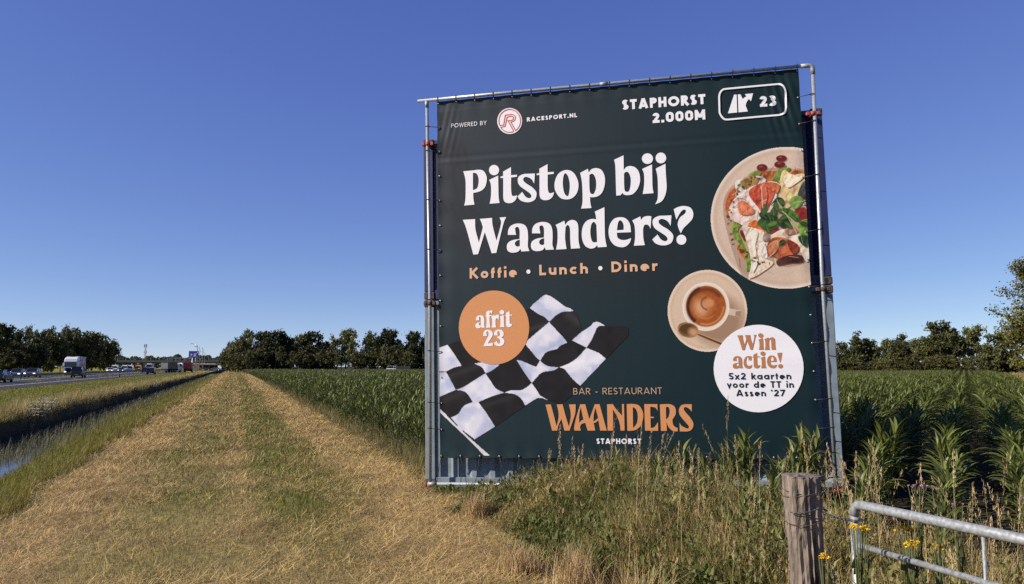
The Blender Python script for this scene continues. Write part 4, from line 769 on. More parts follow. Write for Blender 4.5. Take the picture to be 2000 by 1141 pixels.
# lattice mast
mr = tag(empty('radio_mast', at(286, 700)), 'slender grey lattice radio mast rising behind the viaduct', 'mast'); m = MB(); Hm = 22.5
for sx, sy in ((-1, -1), (1, -1), (0, 1)): m.tube([(sx * 1.0, sy * 1.0, 0), (sx * .45, sy * .45, Hm)], .12, 4)
for i in range(14):
    z0_, z1_ = Hm * i / 14, Hm * (i + 1) / 14; r0, r1 = 1 - .55 * i / 14, 1 - .55 * (i + 1) / 14; m.tube([(-r0, -r0, z0_), (r1, -r1, z1_)], .08, 4); m.tube([(r0, -r0, z0_), (0, r1, z1_)], .08, 4)
m.build('lattice', M['cgrey'], mr)
for z, rr in ((Hm - 1.2, 1.0), (Hm - 2.2, 1.1), (Hm * .66, .9)):
    for sx in (-1, 1): MB().box(sx * rr - .2, sx * rr + .2, -.5, .3, z - 1.0, z + 1.0, .05).build('antenna', M['cgrey'], mr)
# blue sign
sg = tag(empty('motorway_sign', at(380.5, 249), -PSI), 'blue motorway sign with white parking letter and square symbol on two posts', 'road sign'); k = 249 / F
zt, zb_ = EYE + (HOR - 686) * k, EYE + (HOR - 699) * k
MB().box(-9.6 * k, 9.6 * k, -.08, .05, zb_, zt, .03).build('panel', M['blue'], sg)
for x in (-2.2, 3.6): MB().tube([(x * k, .12, 0), (x * k, .12, zt - .2)], .14, 8).build('post', M['galv'], sg)
m = MB(); m.box(-5.6 * k, -5.0 * k, -.1, -.085, zb_ + .55, zb_ + 1.25); m.box(-5.0 * k, -3.4 * k, -.1, -.085, zb_ + 1.13, zb_ + 1.25); m.box(-5.0 * k, -3.4 * k, -.1, -.085, zb_ + .83, zb_ + .93); m.box(-3.4 * k, -2.9 * k, -.1, -.085, zb_ + .88, zb_ + 1.2); m.build('letter', M['paint'], sg)
m = MB()
for a_, b2, c_, d2 in ((.4, .9, .5, 1.3), (3.6, 4.1, .5, 1.3), (.9, 3.6, .5, .62), (.9, 3.6, 1.18, 1.3)): m.box(a_ * k, b2 * k, -.1, -.085, zb_ + c_, zb_ + d2)
m.box(1.6 * k, 2.9 * k, -.1, -.085, zb_ + .78, zb_ + 1.0); m.build('symbol', M['paint'], sg)
m = MB(); m.add([(5.2 * k, -.1, zt - .75), (6.0 * k, -.1, zt - .8), (8.6 * k, -.1, zt - .3), (8.0 * k, -.1, zt - .22)], [(0, 1, 2, 3)]); m.build('arrow', M['paint'], sg)
m = MB(); m.box(-9 * k, 9 * k, -.1, -.085, zb_ + .16, zb_ + .32); m.build('bottom_band', mat('sign_band', (.10, .14, .22), .5), sg)
# street lamps
def lamp_post(px, d, ytop, arm, label):
    Hl = EYE + (HOR - ytop) * d / F; r = tag(empty('street_lamp', at(px, d), -PSI), label, 'street lamp', 'street lamps by the slip road')
    MB().tube([(0, 0, 0), (0, 0, Hl - 1.2), (-.25, 0, Hl - .45), (-1.0, 0, Hl - .12)], [.15, .12, .11, .10], 8).build('pole', M['galv'], r); MB().tube([(-1, 0, Hl - .12), (-arm, 0, Hl)], .07, 6).build('arm', M['galv'], r)
    m = MB(); m.box(-arm - .9, -arm + .1, -.15, .15, Hl - .08, Hl + .12, .05); m.build('lamp_head', M['cgrey'], r)
lamp_post(387.5, 274, 672, 1.7, 'tall grey street lamp rising just above the blue sign'); lamp_post(398, 309, 677.5, 2.6, 'street lamp with the long arm right of the blue sign'); lamp_post(392, 330, 678, 1.2, 'thin street lamp between the sign and the long-armed lamp'); lamp_post(402, 416, 687, 2.0, 'shortest street lamp, rightmost of the group by the slip road')
# sign gantry
gn = tag(empty('sign_gantry', at(355, 288), -PSI), 'pale sign gantry with three dark matrix panels over the slip road', 'gantry'); k = 288 / F
MB().box(-22 * k, 23.5 * k, -.15, .15, EYE + 15.6 * k, EYE + 17 * k).build('beam', M['cgrey'], gn); MB().tube([(23.3 * k, 0, 0), (23.3 * k, 0, EYE + 16 * k)], .2, 8).build('leg', M['galv'], gn)
for x in (-16, -.5, 12): MB().box((x - 3) * k, (x + 3) * k, -.5, .2, EYE + 10 * k, EYE + 16.5 * k, .05).build('matrix_panel', M['dcon'], gn)
# service area canopy and its flags and pumps
k = 340 / F; cn = tag(empty('fuel_canopy', at(415, 340), -PSI), 'flat pale canopy roof on posts at the service area', 'canopy')
MB().box(-42 * k, 39 * k, 0, 8, EYE + 3.6 * k, EYE + 6 * k, .05).build('roof', M['lightc'], cn); MB().box(-42 * k, 39 * k, -.1, -.02, EYE + 2.6 * k, EYE + 4.2 * k).build('fascia', M['rust'], cn)
for x in range(-38, 40, 11): MB().tube([(x * k, .6, 0), (x * k, .6, EYE + 3.7 * k)], .16, 6).build('pillar', M['cgrey'], cn)
MB().box(-40 * k, 37 * k, 7, 7.6, 0, EYE + 3 * k).build('back_wall', M['dcon'], cn)
for px, c_, lb in ((388, 'red', 'red round price sign under the service canopy'), (443, 'red', 'bright red sign board beside the trees at the service area'), (447, 'wcar', 'white sign board beside the red one at the service area'), (432, 'wcar', 'white lit sign strip under the canopy roof')):
    r = tag(empty('service_sign', at(px, 330), -PSI), lb, 'sign', 'signs at the service area'); MB().box(-.8, .8, -.06, .06, 1.0, 2.3, .03).build('board', M[c_], r)
    for s_ in (-.5, .5): MB().tube([(s_, 0, 0), (s_, 0, 1.05)], .06, 6).build('post', M['cgrey'], r)

# ------------------------------------------------------------------ vehicles
def wheels(root, xs_, ys_, r, w_=.2):
    for y in ys_:
        for x in xs_:
            s_ = -1 if x < 0 else 1; m = MB(); m.lathe_x((x, y, r), [(-w_ / 2, r * .7), (-w_ / 2, r * .96), (-w_ * .35, r), (w_ * .35, r), (w_ / 2, r * .96), (w_ / 2, r * .7)], 18); o = m.build('wheel', M['tyre'], root)
            m = MB(); m.lathe_x((x + s_ * w_ * .5, y, r), [(-.02, r * .66), (.012, r * .62), (.012, .03)], 12); m.build('rim', M['rim'], o)
def car(name, loc, rz, paint, label, group, L=4.4, W=1.8, Hh=1.45, suv=False, oncoming=False, roofmat=None, van=False):
    """front towards -y of its own frame"""
    r = tag(empty(name, loc, rz), label, 'van' if van else 'car', group); w2 = W / 2; by = .62 * Hh if not van else .55 * Hh; gz = .22 if not suv else .3
    st = [(-L / 2, gz + .12, by * .78, w2 * .82), (-L / 2 + .12, gz, by * .86, w2 * .92), (-L / 2 + .7, gz - .02, by * .93, w2), (-L * .18, gz - .02, by, w2), (L * .3, gz - .02, by * 1.02, w2), (L / 2 - .25, gz, by * 1.02, w2 * .97), (L / 2, gz + .14, by * .95, w2 * .88)]
    m = MB(); m.loft([[(-x * .93, y, z0), (-x, y, z0 + (z1 - z0) * .35), (-x * .99, y, z1 - .08), (-x * .9, y, z1), (x * .9, y, z1), (x * .99, y, z1 - .08), (x, y, z0 + (z1 - z0) * .35), (x * .93, y, z0)] for y, z0, z1, x in st], True, True, False); m.build('body', M[paint], r)
    f0, f1, b1, b0 = (-L * .22, -L * .06, L * .33, L * .46) if not (suv or van) else (-L * .2, -L * .1, L * .42, L * .48)
    if van: f0, f1 = -L * .36, -L * .24
    gl = MB(); gl.loft([[(-w2 * .9, y0, by - .02), (-w2 * .74, y1, Hh - .05), (w2 * .74, y1, Hh - .05), (w2 * .9, y0, by - .02)] for y0, y1 in ((f0, f1), (b0, b1))], True, False)
    gl.add([(-w2 * .9, f0, by - .02), (w2 * .9, f0, by - .02), (w2 * .74, f1, Hh - .05), (-w2 * .74, f1, Hh - .05)], [(0, 1, 2, 3)]); gl.add([(-w2 * .9, b0, by - .02), (w2 * .9, b0, by - .02), (w2 * .74, b1, Hh - .05), (-w2 * .74, b1, Hh - .05)], [(3, 2, 1, 0)])
    gl.build('windows', M['glass'] if not van else M[paint], r)
    m = MB(); m.box(-w2 * .75, w2 * .75, f1 - .02, b1 + .02, Hh - .06, Hh, .025); m.build('roof', M[roofmat or paint], r)
    for s_ in (-1, 1):
        m = MB()
        for ya, yb in ((f0, f1), (.02, .02), (b0, b1)): m.tube([(s_ * w2 * .905, ya, by - .02), (s_ * w2 * .75, yb, Hh - .05)], .035, 5)
        m.build('pillar', M[paint], r)
        m = MB(); m.box(s_ * w2 * .72 - .17, s_ * w2 * .72 + .17, -L / 2 - .01, -L / 2 + .1, by * .62, by * .78, .02); m.build('headlight', M['lamp'] if oncoming else M['glass'], r)
        m = MB(); m.box(s_ * w2 * .74 - .13, s_ * w2 * .74 + .13, L / 2 - .09, L / 2 + .015, by * .62, by * .9, .02); m.build('taillight', M['tail'], r)
        m = MB(); m.box(s_ * w2 * 1.07 - .09, s_ * w2 * 1.07 + .09, f0 + .1, f0 + .25, by, by + .16, .03); m.build('wing_mirror', M[paint], r)
    m = MB(); m.box(-.26, .26, L / 2, L / 2 + .02, by * .42, by * .42 + .12); m.build('number_plate', M['plate'], r)
    if van: m = MB(); m.add([(-w2 * .86, f0 - .015, by + .02), (w2 * .86, f0 - .015, by + .02), (w2 * .72, f1 - .03, Hh - .12), (-w2 * .72, f1 - .03, Hh - .12)], [(0, 1, 2, 3)]); m.build('windscreen', M['glass'], r)
    wheels(r, (-w2 + .09, w2 - .09), (-L * .31, L * .29), .33 if not suv else .38); return r
def road(px, x):                               # where column px crosses the lane x
    c = (px - 1000) / F; d = x / (c * CP + SP); return Vector((x, d * (-c * SP + CP), .036))
gcars = 'vehicles on the motorway'
car('car', road(6, -25.0), math.pi, 'black', 'black car cut off by the left edge, driving away in the near carriageway', gcars)
car('car', road(158, -24.0), math.pi, 'black', 'boxy black off-road car driving away in front of the white lorry', gcars, 3.7, 1.75, 1.8, True)
car('car', road(40, -34.0), 0, 'silver', 'oncoming silver car with lit headlamps, left one of the pair', gcars, oncoming=True)
car('car', road(69, -31.9), 0, 'gcar', 'oncoming grey car with lit headlamps, right one of the pair', gcars, 4.4, 1.85, 1.55, oncoming=True)
car('car', road(299, -18.6), math.pi, 'black', 'dark car with a pale roof driving away past the guard rail end', gcars, 4.2, 1.8, 1.56, roofmat='wcar')
car('car', road(220, -36), 0, 'wcar', 'small white oncoming car at the foot of the far wood', gcars, oncoming=True)
car('car', road(241, -35), 0, 'gcar', 'small grey oncoming car behind the white vans', gcars, oncoming=True)
car('car', road(288, -24.5), math.pi, 'black', 'dark car beside the pale-roofed one, farther up the road', gcars)
for px, x, p_, lb in ((229, -39, 'wcar', 'white van farthest left of the distant oncoming row'), (248, -37, 'wcar', 'narrow white van second in the distant oncoming row'), (258, -35.5, 'wcar', 'white van in front of the yellow van in the distant row'), (274, -33, 'yellow', 'yellow delivery van leading the distant oncoming row')):
    car('van', road(px, x), 0, p_, lb, gcars, 5.6, 2.0, 2.35, van=True)
def lorry(loc, rz, label, cabm, boxm, Lb=12.0, Hh=4.0, W=2.5, group=gcars, short=False):
    r = tag(empty('lorry', loc, rz), label, 'lorry', group); w2 = W / 2
    m = MB(); m.loft([[(-w2, y, z0), (-w2, y, z1 - .1), (-w2 + .12, y, z1), (w2 - .12, y, z1), (w2, y, z1 - .1), (w2, y, z0)] for y, z0, z1 in ((0, .5, 2.9), (.25, .4, 3.5 * Hh / 4), (.8, .4, 3.75 * Hh / 4), (2.2, .5, 3.9 * Hh / 4))]); m.build('cab', M[cabm], r)
    m = MB(); m.add([(-w2 * .92, -.03, 1.7), (w2 * .92, -.03, 1.7), (w2 * .9, -.02, 2.78), (-w2 * .9, -.02, 2.78)], [(0, 1, 2, 3)]); m.build('windscreen', M['glass'], r)
    m = MB(); m.box(-w2 * .8, w2 * .8, -.03, .05, .55, 1.5, .02); m.build('grille', M['dark'], r)
    m = MB(); m.box(-.5, .5, .25, .4, 3.15 * Hh / 4, 3.4 * Hh / 4); m.build('roof_sign', M['dark'], r)
    for s_ in (-1, 1):
        m = MB(); m.box(s_ * w2 * .78 - .2, s_ * w2 * .78 + .2, -.04, .04, .6, .8, .02); m.build('headlight', M['lamp'], r); m = MB(); m.box(s_ * (w2 + .15) - .1, s_ * (w2 + .15) + .1, .1, .25, 1.9, 2.6, .03); m.build('wing_mirror', M['wcar'], r)
        m = MB(); m.box(s_ * w2 - .02, s_ * w2 + .02, .5, 1.3, 1.8, 2.7); m.build('side_window', M['glass'], r)
    m = MB(); m.box(-w2 - .02, w2 + .02, 2.5, 2.5 + Lb, 1.1, Hh, .04); m.build('trailer', M[boxm], r)
    m = MB(); m.box(-w2 * .9, w2 * .9, 1.8, 2.5 + Lb, .75, 1.1); m.build('chassis', M['dark'], r)
    m = MB(); m.box(-w2, w2, -.05, .1, .3, .52, .03); m.build('bumper', M['dark'], r)
    wheels(r, (-w2 + .15, w2 - .15), (1.0, 3.6, Lb * .75, Lb * .75 + 1.3), .5, .3); return r
lorry(road(142, -33.2), 0, 'white lorry with red writing on its trailer, coming towards the camera', 'wcar', 'redl', 7.5)
lorry(road(353, -15.8), math.pi - .5, 'pale grey lorry seen from behind on the slip road left of the red one', 'wcar', 'silver', 5.0, 2.9, 2.2)
lorry(road(369, -13.6) + Vector((0, 10, 0)), math.pi, 'dark red lorry with a bluish top seen from behind near the blue sign', 'redp', 'redp', 7, 3.1, 2.4)
lorry(road(264, -38) + Vector((0, 60, 0)), 0, 'white lorry with an orange front behind the distant vans', 'wcar', 'lilac', 8, 3.2, 2.4)
car('car', road(335, -20.5), math.pi, 'gcar', 'grey car driving away left of the standing lorry', gcars)
car('car', at(426, 325) + Vector((0, 0, .02)), 1.2, 'silver', 'silver car parked under the service canopy', 'cars at the service area'); car('car', at(408, 322), 1.0, 'black', 'dark car parked left of the silver one under the canopy', 'cars at the service area')
car('car', at(771, 236), math.pi / 2 - .3, 'wcar', 'white pick-up car parked behind the maize under the dark trees', 'vehicles behind the maize', 4.6, 1.8, 2.0, True)
r = tag(empty('trailer', at(789, 236), -.3), 'dark flat trailer standing beside the white car behind the maize', 'trailer', 'vehicles behind the maize'); m = MB(); m.box(-2.2, 2.2, -1, 1, .9, 1.9, .04); m.build('load_box', M['dcon'], r); wheels(r, (-1.0, 1.0), (-.6, .6), .4)
for px, lb in ((238, 'short dark marker post at the edge of the motorway verge'), (329.5, 'marker post farther along the verge by the standing lorry')):
    r = tag(empty('marker_post', road(px, -16.6)), lb, 'marker post', 'marker posts along the verge'); m = MB(); m.box(-.06, .06, -.05, .05, -.1, 1.0, .015); m.build('post', M['dark'], r); m = MB(); m.box(-.062, .062, -.056, -.05, .7, .85); m.build('reflector', M['wcar'], r)

# ------------------------------------------------------------------ blades, stalks and leaves near the camera
def blades(P, h, th, bend, wd, C, segs=3, tip=.15, twist=None, tipcol=None, g=rng, l0=0.0):
    """n bent blades: root P (n,3), height h, heading th, bend 0..1.6, width wd, colour C (n,3)"""
    n = len(P); bend = np.where(np.abs(bend) < 1e-3, 1e-3, bend); t = np.linspace(0, 1, segs + 1); d = np.c_[np.cos(th), np.sin(th), np.zeros(n)]
    wth = th + np.pi / 2 + (g.normal(size=n) * .5 if twist is None else twist); wv = np.c_[np.cos(wth), np.sin(wth), np.zeros(n)]
    V = np.empty((n, segs + 1, 2, 3)); K = np.empty((n, segs + 1, 2, 3))
    for i, ti in enumerate(t):
        ang = l0 + bend * ti; c = P + d * (h * (np.cos(l0) - np.cos(ang)) / bend)[:, None] + np.array([0, 0, 1.]) * (h * (np.sin(ang) - np.sin(l0)) / bend)[:, None]
        w_ = np.broadcast_to(wd, (n,)) * (1 - (1 - tip) * ti ** 1.6) * .5; V[:, i, 0] = c - wv * w_[:, None]; V[:, i, 1] = c + wv * w_[:, None]
        K[:, i] = (C if tipcol is None else C + (tipcol - C) * ti)[:, None, :]
    b = np.arange(n)[:, None, None] * (segs + 1) * 2 + np.arange(segs)[None, :, None] * 2; Qd = (b + np.array([0, 1, 3, 2])).reshape(-1, 4)
    return V.reshape(-1, 3), Qd, K.reshape(-1, 3)
def join(parts):
    V, Qd, K, o = [], [], [], 0
    for v, q, c in parts: V.append(v); Qd.append(q + o); K.append(c); o += len(v)
    return np.concatenate(V), np.concatenate(Qd), np.concatenate(K)
def stuff(name, parts, m, label, cat='grass'):
    V, Qd, K = join(parts); return tag(link(name, np_mesh(name, V, Qd, m, K)), label, cat, kind='stuff')
def scatter(n, x0, x1, y0, y1, near_bias=True, zpad=0):
    """n points, denser towards the camera so that they stay even in the picture; kept to what the camera sees"""
    x = rng.uniform(x0, x1, n); y = y0 * (y1 / y0) ** rng.random(n) if near_bias else rng.uniform(y0, y1, n); px, d = view_np(x, y); k = (px > -80) & (px < 2080) & (d > .8); return x[k], y[k]
def ht(x, y): return relief(x, y)
def mixc(a, b, t): return a + (b - a) * t[:, None]

# mown track: dry cuttings lying about and short green grass between
x, y = scatter(330000, -3.4, 3.5, 5.0, 230); st, gr = track_mix(x, y); dd = np.hypot(x, y); k = rng.random(len(x)) < .10 + .9 * st; k &= (x < 3.0 + .35 * vnoise(x * 0, y, .7, 5)) & (x > -2.55 - .5 * vnoise(x * 0, y, 1.5, 23))
x, y, st, dd = x[k], y[k], st[k], dd[k]; n = len(x); sc = np.clip(dd / 9, 1, 14)
P = np.c_[x, y, ht(x, y) + .006 + .03 * rng.random(n) ** 2]; C = mixc(np.array([.62, .455, .195]), np.array([.42, .285, .10]), rng.random(n)) * (.72 + .5 * rng.random(n))[:, None]; C[rng.random(n) < .14] *= .3; C *= (.55 + .6 * np.clip(vnoise(x, y, .35, 16) * 2.2 - .2, 0, 1))[:, None]
b1 = blades(P, (.05 + .14 * rng.random(n) ** 2) * sc ** .4, rng.random(n) * 6.28, rng.normal(size=n) * .22, .0042 * sc, C, 2, .5, l0=1.05 + .5 * rng.random(n))
x, y = scatter(330000, -3.4, 3.4, 5.0, 230); st, gr = track_mix(x, y); dd = np.hypot(x, y); k = (rng.random(len(x)) < .8 + .2 * gr) & (x < 3.2); k &= x > -2.9; x, y, gr, dd, st = x[k], y[k], gr[k], dd[k], st[k]; n = len(x); sc = np.clip(dd / 9, 1, 14)
P = np.c_[x, y, ht(x, y) - .01]; C = mixc(np.array([.33, .25, .09]), np.array([.15, .15, .025]), np.clip(gr * 1.1 - st * .3 + .45 * rng.random(n), 0, 1)) * (.7 + .5 * rng.random(n))[:, None]
b2 = blades(P, (.02 + .04 * rng.random(n)) * (1 + .45 * gr) * sc ** .35, rng.random(n) * 6.28, .3 + .9 * rng.random(n), .0045 * sc, C, 2, .3)
stuff('mown_grass', [b1, b2], M['straw'], 'dry straw-coloured cuttings and short grass on the mown track')
# grassy near bank of the ditch
x, y = scatter(110000, -4.5, -2.4, 6, 140); k = x < -2.42 - .5 * vnoise(x * 0, y, 1.5, 23); x, y = x[k], y[k]; n = len(x); dd = np.hypot(x, y); sc = np.clip(dd / 12, 1, 6)
P = np.c_[x, y, ht(x, y) - .01]; C = mixc(np.array([.19, .18, .026]), np.array([.30, .235, .06]), np.clip(rng.random(n) * .8 + .5 * np.exp(-((x + 2.65) / .25) ** 2) - .2, 0, 1)) * (.6 + .6 * rng.random(n))[:, None]
x5, y5 = scatter(16000, -5.2, -3.9, 19.5, 230); k = x5 > -4.35 - np.clip((y5 - 20) / 12, 0, .75) * (.4 + .9 * vnoise(x5 * 0, y5, 2.2, 24)); x5, y5 = x5[k], y5[k]; n5 = len(x5); s5 = np.clip(np.hypot(x5, y5) / 14, 1, 8)
b5 = blades(np.c_[x5, y5, np.maximum(ht(x5, y5), -.56)], .22 + .3 * rng.random(n5), rng.random(n5) * 6.28, .2 + .9 * rng.random(n5), .007 * s5, mixc(np.array([.11, .115, .022]), np.array([.27, .23, .08]), rng.random(n5)) * (.6 + .6 * rng.random(n5))[:, None])
stuff('bank_grass', [b5, blades(P, (.10 + .16 * rng.random(n)) * sc ** .3, rng.random(n) * 6.28, .3 + .8 * rng.random(n), .006 * sc, C)], M['blade'], 'fresh green grass along the near bank of the ditch')
# tall pale grass leaning over the far bank
x, y = scatter(100000, -8.6, -6.8, 14, 250); k = x < -6.98 + .35 * (vnoise(x * 0, y, 1.4, 25) - .3); x, y = x[k], y[k]; n = len(x); dd = np.hypot(x, y); sc = np.clip(dd / 18, 1, 8); P = np.c_[x, y, ht(x, y) - .03]; tuft = vnoise(x, y, 1.1, 45)
C = mixc(np.array([.14, .12, .035]), np.array([.40, .30, .13]), np.clip(rng.random(n) * .9 + (tuft - .5) * .8, 0, 1)) * (.65 + .5 * rng.random(n))[:, None]; hh = (.30 + .42 * rng.random(n)) * (.55 + .8 * tuft) * np.clip(1.15 - np.abs(x + 7.3) / 1.5, .35, 1)
stuff('far_bank_grass', [blades(P, hh, np.where(rng.random(n) < .4, 0, np.pi) + rng.normal(size=n) * .9, .3 + 1.3 * rng.random(n) ** 1.5, .007 * sc, C, 3, .25, tipcol=np.minimum(C * 1.5, .5))], M['blade'], 'tall pale grass leaning over the dark far bank of the ditch')
# reeds standing in the water
x, y = scatter(15000, -6.2, -4.1, 13, 200); k = (x < -5.55 + .9 * (vnoise(x, y, 1.6, 46) - .3) + np.clip((y - 21) / 7, 0, 1.2) * 1.25) | ((rng.random(len(x)) < .02)); x, y = x[k], y[k]; n = len(x); dd = np.hypot(x, y); sc = np.clip(dd / 18, 1, 6)
P = np.c_[x, y, np.full(n, -.56)]; C = mixc(np.array([.035, .04, .015]), np.array([.40, .37, .22]), rng.random(n) ** 2.2) * (.7 + .5 * rng.random(n))[:, None]
b1 = blades(P, .12 + .30 * rng.random(n) ** 1.5, rng.normal(size=n) * 1.6, .1 + 1.5 * rng.random(n) ** 2, .008 * sc, C, 3, .2)
stuff('reeds', [b1], M['blade'], 'thin grey-green reeds standing in the ditch water', 'reeds')
# meadow between ditch and motorway
x, y = scatter(110000, -16.6, -8.2, 22, 260); n = len(x); dd = np.hypot(x, y); sc = np.clip(dd / 18, 1, 8); P = np.c_[x, y, ht(x, y) - .02]; C = mixc(np.array([.165, .17, .028]), np.array([.25, .21, .055]), np.clip(rng.random(n) * .8 + vnoise(x, y, 3, 47) * .5 - .3, 0, 1)) * (.7 + .5 * rng.random(n))[:, None]
stuff('meadow_grass', [blades(P, .08 + .14 * rng.random(n), rng.random(n) * 6.28, .3 + .8 * rng.random(n), .008 * sc, C, 2)], M['blade'], 'short green grass between the ditch and the motorway')

# --- maize
def maize_plant(seed, leaves=16, segs=6, Hh=1.0):
    g = np.random.default_rng(seed); V, Qd, K = [], [], []; base = np.array([.062, .074, .015])
    a0 = g.random() * 6.28
    for i in range(leaves):
        f = i / (leaves - 1); z0 = Hh * (.10 + .68 * f); L = (.28 + .22 * math.sin(math.pi * min(1, f * .8 + .15))) * Hh * (.9 + .2 * g.random()); az = a0 + math.pi * i + g.normal() * .75; el = R(50 + 26 * f + 9 * g.normal()); dr = (2.0 - .9 * f) * (.75 + .6 * g.random()); wmax = .041 * Hh * (.8 + .3 * g.random())
        c = np.array([0, 0, z0]); d = np.array([math.cos(az), math.sin(az), 0]); wv = np.array([-math.sin(az), math.cos(az), 0]); e = el; o = len(V); tw = g.normal() * .4; cc = base * (.8 + .45 * g.random()) * (1.25 if f > .8 else 1)
        for s_ in range(segs + 1):
            t = s_ / segs; w_ = wmax * (math.sin(math.pi * min(1, .18 + .55 * t)) if t < .6 else (1 - t) / .4 * .96 + .04) * .5; nn = np.array([-math.cos(az) * math.sin(e), -math.sin(az) * math.sin(e), math.cos(e)]); ww = wv * math.cos(tw * t) + nn * math.sin(tw * t)
            V += [c - ww * w_ + nn * w_ * .5, c, c + ww * w_ + nn * w_ * .5]; K += [cc, cc * 1.5 + .006, cc]; c = c + (d * math.cos(e) + np.array([0, 0, 1]) * math.sin(e)) * L / segs; e -= dr / segs * (.5 + t)
        for s_ in range(segs): q = o + s_ * 3; Qd += [(q, q + 1, q + 4, q + 3), (q + 1, q + 2, q + 5, q + 4)]
    o = len(V); r = .014 * Hh
    for z in (-.06, Hh * .35, Hh * .72):
        for k in range(5): a = 6.283 * k / 5; V.append(np.array([r * math.cos(a), r * math.sin(a), z])); K.append(np.array([.10, .12, .045]))
    for j in range(2):
        for k in range(5): Qd.append((o + j * 5 + k, o + j * 5 + (k + 1) % 5, o + j * 5 + 5 + (k + 1) % 5, o + j * 5 + 5 + k))
    return np.array(V), np.array(Qd), np.array(K)
MZ = [maize_plant(500 + k, 15 + k % 3) for k in range(5)]; MZM = [np_mesh('maize_plant', v, q, M['corn'], c, True) for v, q, c in MZ]
ROWA = PSI + R(30.8); rdir = np.array([math.sin(ROWA), math.cos(ROWA)]); pdir = np.array([rdir[1], -rdir[0]])
MCI = MC.inverted()
def in_field(x, y, pad=0.0):
    px, d = view_np(x, y); Xc = (px - 1000) / F * d; loc = np.array(MCI)[:3, :3] @ np.c_[x - MC[0][3], y - MC[1][3], np.zeros(len(x))].T
    edge = np.where(y > 11.2, 3.45 + .4 * (vnoise(x * 0, y, 2.3, 51) - .5) + np.clip((15 - y) * .12, 0, .5), 3.95 + .5 * (vnoise(x * 0, y, 1.2, 52) - .5) + np.clip((6.2 - y) * .42, 0, 1.9))
    box = (loc[0] > -.35) & (loc[0] < 6.3) & (loc[1] > -.62) & (loc[1] < 2.7)
    far = np.where(px < 1250, 243, 180); behind = (loc[1] > 2.6) & (px > 868) & (px < 1585) & (d < 60)
    return (px > -150) & (px < 2150) & (d > 3.6) & (d < far + pad) & (x > edge + pad * .4) & ~box & (Xc < .60 * d + 3.2 + 3 * (d < 30)) & ~behind
S, T = np.meshgrid(np.arange(-60, 130, .17), np.arange(-130, 90, .75)); S = S.ravel() + rng.uniform(-.05, .05, S.size); T = T.ravel() + rng.normal(size=T.size) * .035
x, y = S * rdir[0] + T * pdir[0], S * rdir[1] + T * pdir[1]; px, d = view_np(x, y); k = in_field(x, y) & ((d < 62) | ((x < 8) & (d < 160))) & (rng.random(len(x)) > .05); x, y, d, px = x[k], y[k], d[k], px[k]
vis = ~((px > 860) & (px < 1590) & (d > 13)); o = np.argsort(d + 1000 * ~vis); near = o[:296]; rest = o[296:]
hs = lambda xx, yy, dd: (.92 + .22 * (vnoise(xx, yy, 4, 53) - .5) + .10 * np.random.default_rng(int(abs(xx).sum()) % 999).normal(size=len(xx))) * np.where(yy > 11.2, np.clip(.86 + (xx - 3.4) * .14, .86, 1.08), np.clip(.80 + (xx - 4.3) * .08, .78, 1.0) * np.where(view_np(xx, yy)[0] > 1640, np.clip(.48 + (dd - 5.5) * .12, .48, 1), np.clip(.74 + (view_np(xx, yy)[0] - 1180) / 1100, .7, 1.0)))
hN = hs(x[near], y[near], d[near]); hR = hs(x[rest], y[rest], d[rest])
for xx, yy, h_, p_ in zip(x[near], y[near], hN, px[near]):
    me = MZM[random.randrange(5)]; o_ = link('maize_plant', me); o_.location = (xx, yy, float(prof(xx))); o_.rotation_euler = (random.gauss(0, .06), random.gauss(0, .06), random.random() * 6.28); o_.scale = (h_, h_, h_)
    if p_ < 850: tag(o_, 'green maize plant at the edge of the field left of the banner', 'maize plant', 'maize plants at the field edge left of the banner')
    elif p_ < 1640: tag(o_, 'green maize plant growing in front of the banner foot', 'maize plant', 'maize plants in front of the banner')
    else: tag(o_, 'green maize plant in the front rows right of the banner', 'maize plant', 'maize plants in the front rows right of the banner')
# the rest of the field: one mass, instanced on points; beyond 60 m as blocks of four short rows
BL = []
for q in range(3):
    parts = []; g = np.random.default_rng(70 + q)
    for r_ in range(4):
        for s_ in np.arange(0, 3, .2):
            v, qd, c = maize_plant(int(g.integers(9999)), 8, 2); a = g.random() * 6.28; sc = .95 + .25 * g.normal() * .4; v = v * sc; v = np.c_[v[:, 0] * math.cos(a) - v[:, 1] * math.sin(a), v[:, 0] * math.sin(a) + v[:, 1] * math.cos(a), v[:, 2]]
            parts.append((v + np.array([r_ * .75 - 1.125 + g.normal() * .04, s_ - 1.5 + g.normal() * .05, 0]), qd, c * (.85 + .3 * g.random())))
    BL.append(np_mesh('maize_block', *join(parts)[:2], M['corn'], join(parts)[2], False))
bx, by = np.meshgrid(np.arange(-150, 320, 3.0), np.arange(-210, 320, 3.0)); bx, by = bx.ravel(), by.ravel(); X2 = bx * rdir[0] + by * pdir[0]; Y2 = bx * rdir[1] + by * pdir[1]
px2, d2 = view_np(X2, Y2); k = in_field(X2, Y2, 1.4) & (d2 >= 61.5) & ((X2 > 9.2) | (d2 > 158)) & ~((px2 > 880) & (px2 < 1560)); X2, Y2 = X2[k], Y2[k]
src = bpy.data.collections.new('maize_sources')
for q, me in enumerate(MZM + BL): o_ = bpy.data.objects.new('source_%d' % q, me); src.objects.link(o_)
pts = np.r_[np.c_[x[rest], y[rest], prof(x[rest])], np.c_[X2, Y2, np.zeros(len(X2))]]; N1, N2 = len(rest), len(X2)
me = bpy.data.meshes.new('maize_field'); me.vertices.add(len(pts)); me.vertices.foreach_set('co', pts.astype(np.float32).ravel())
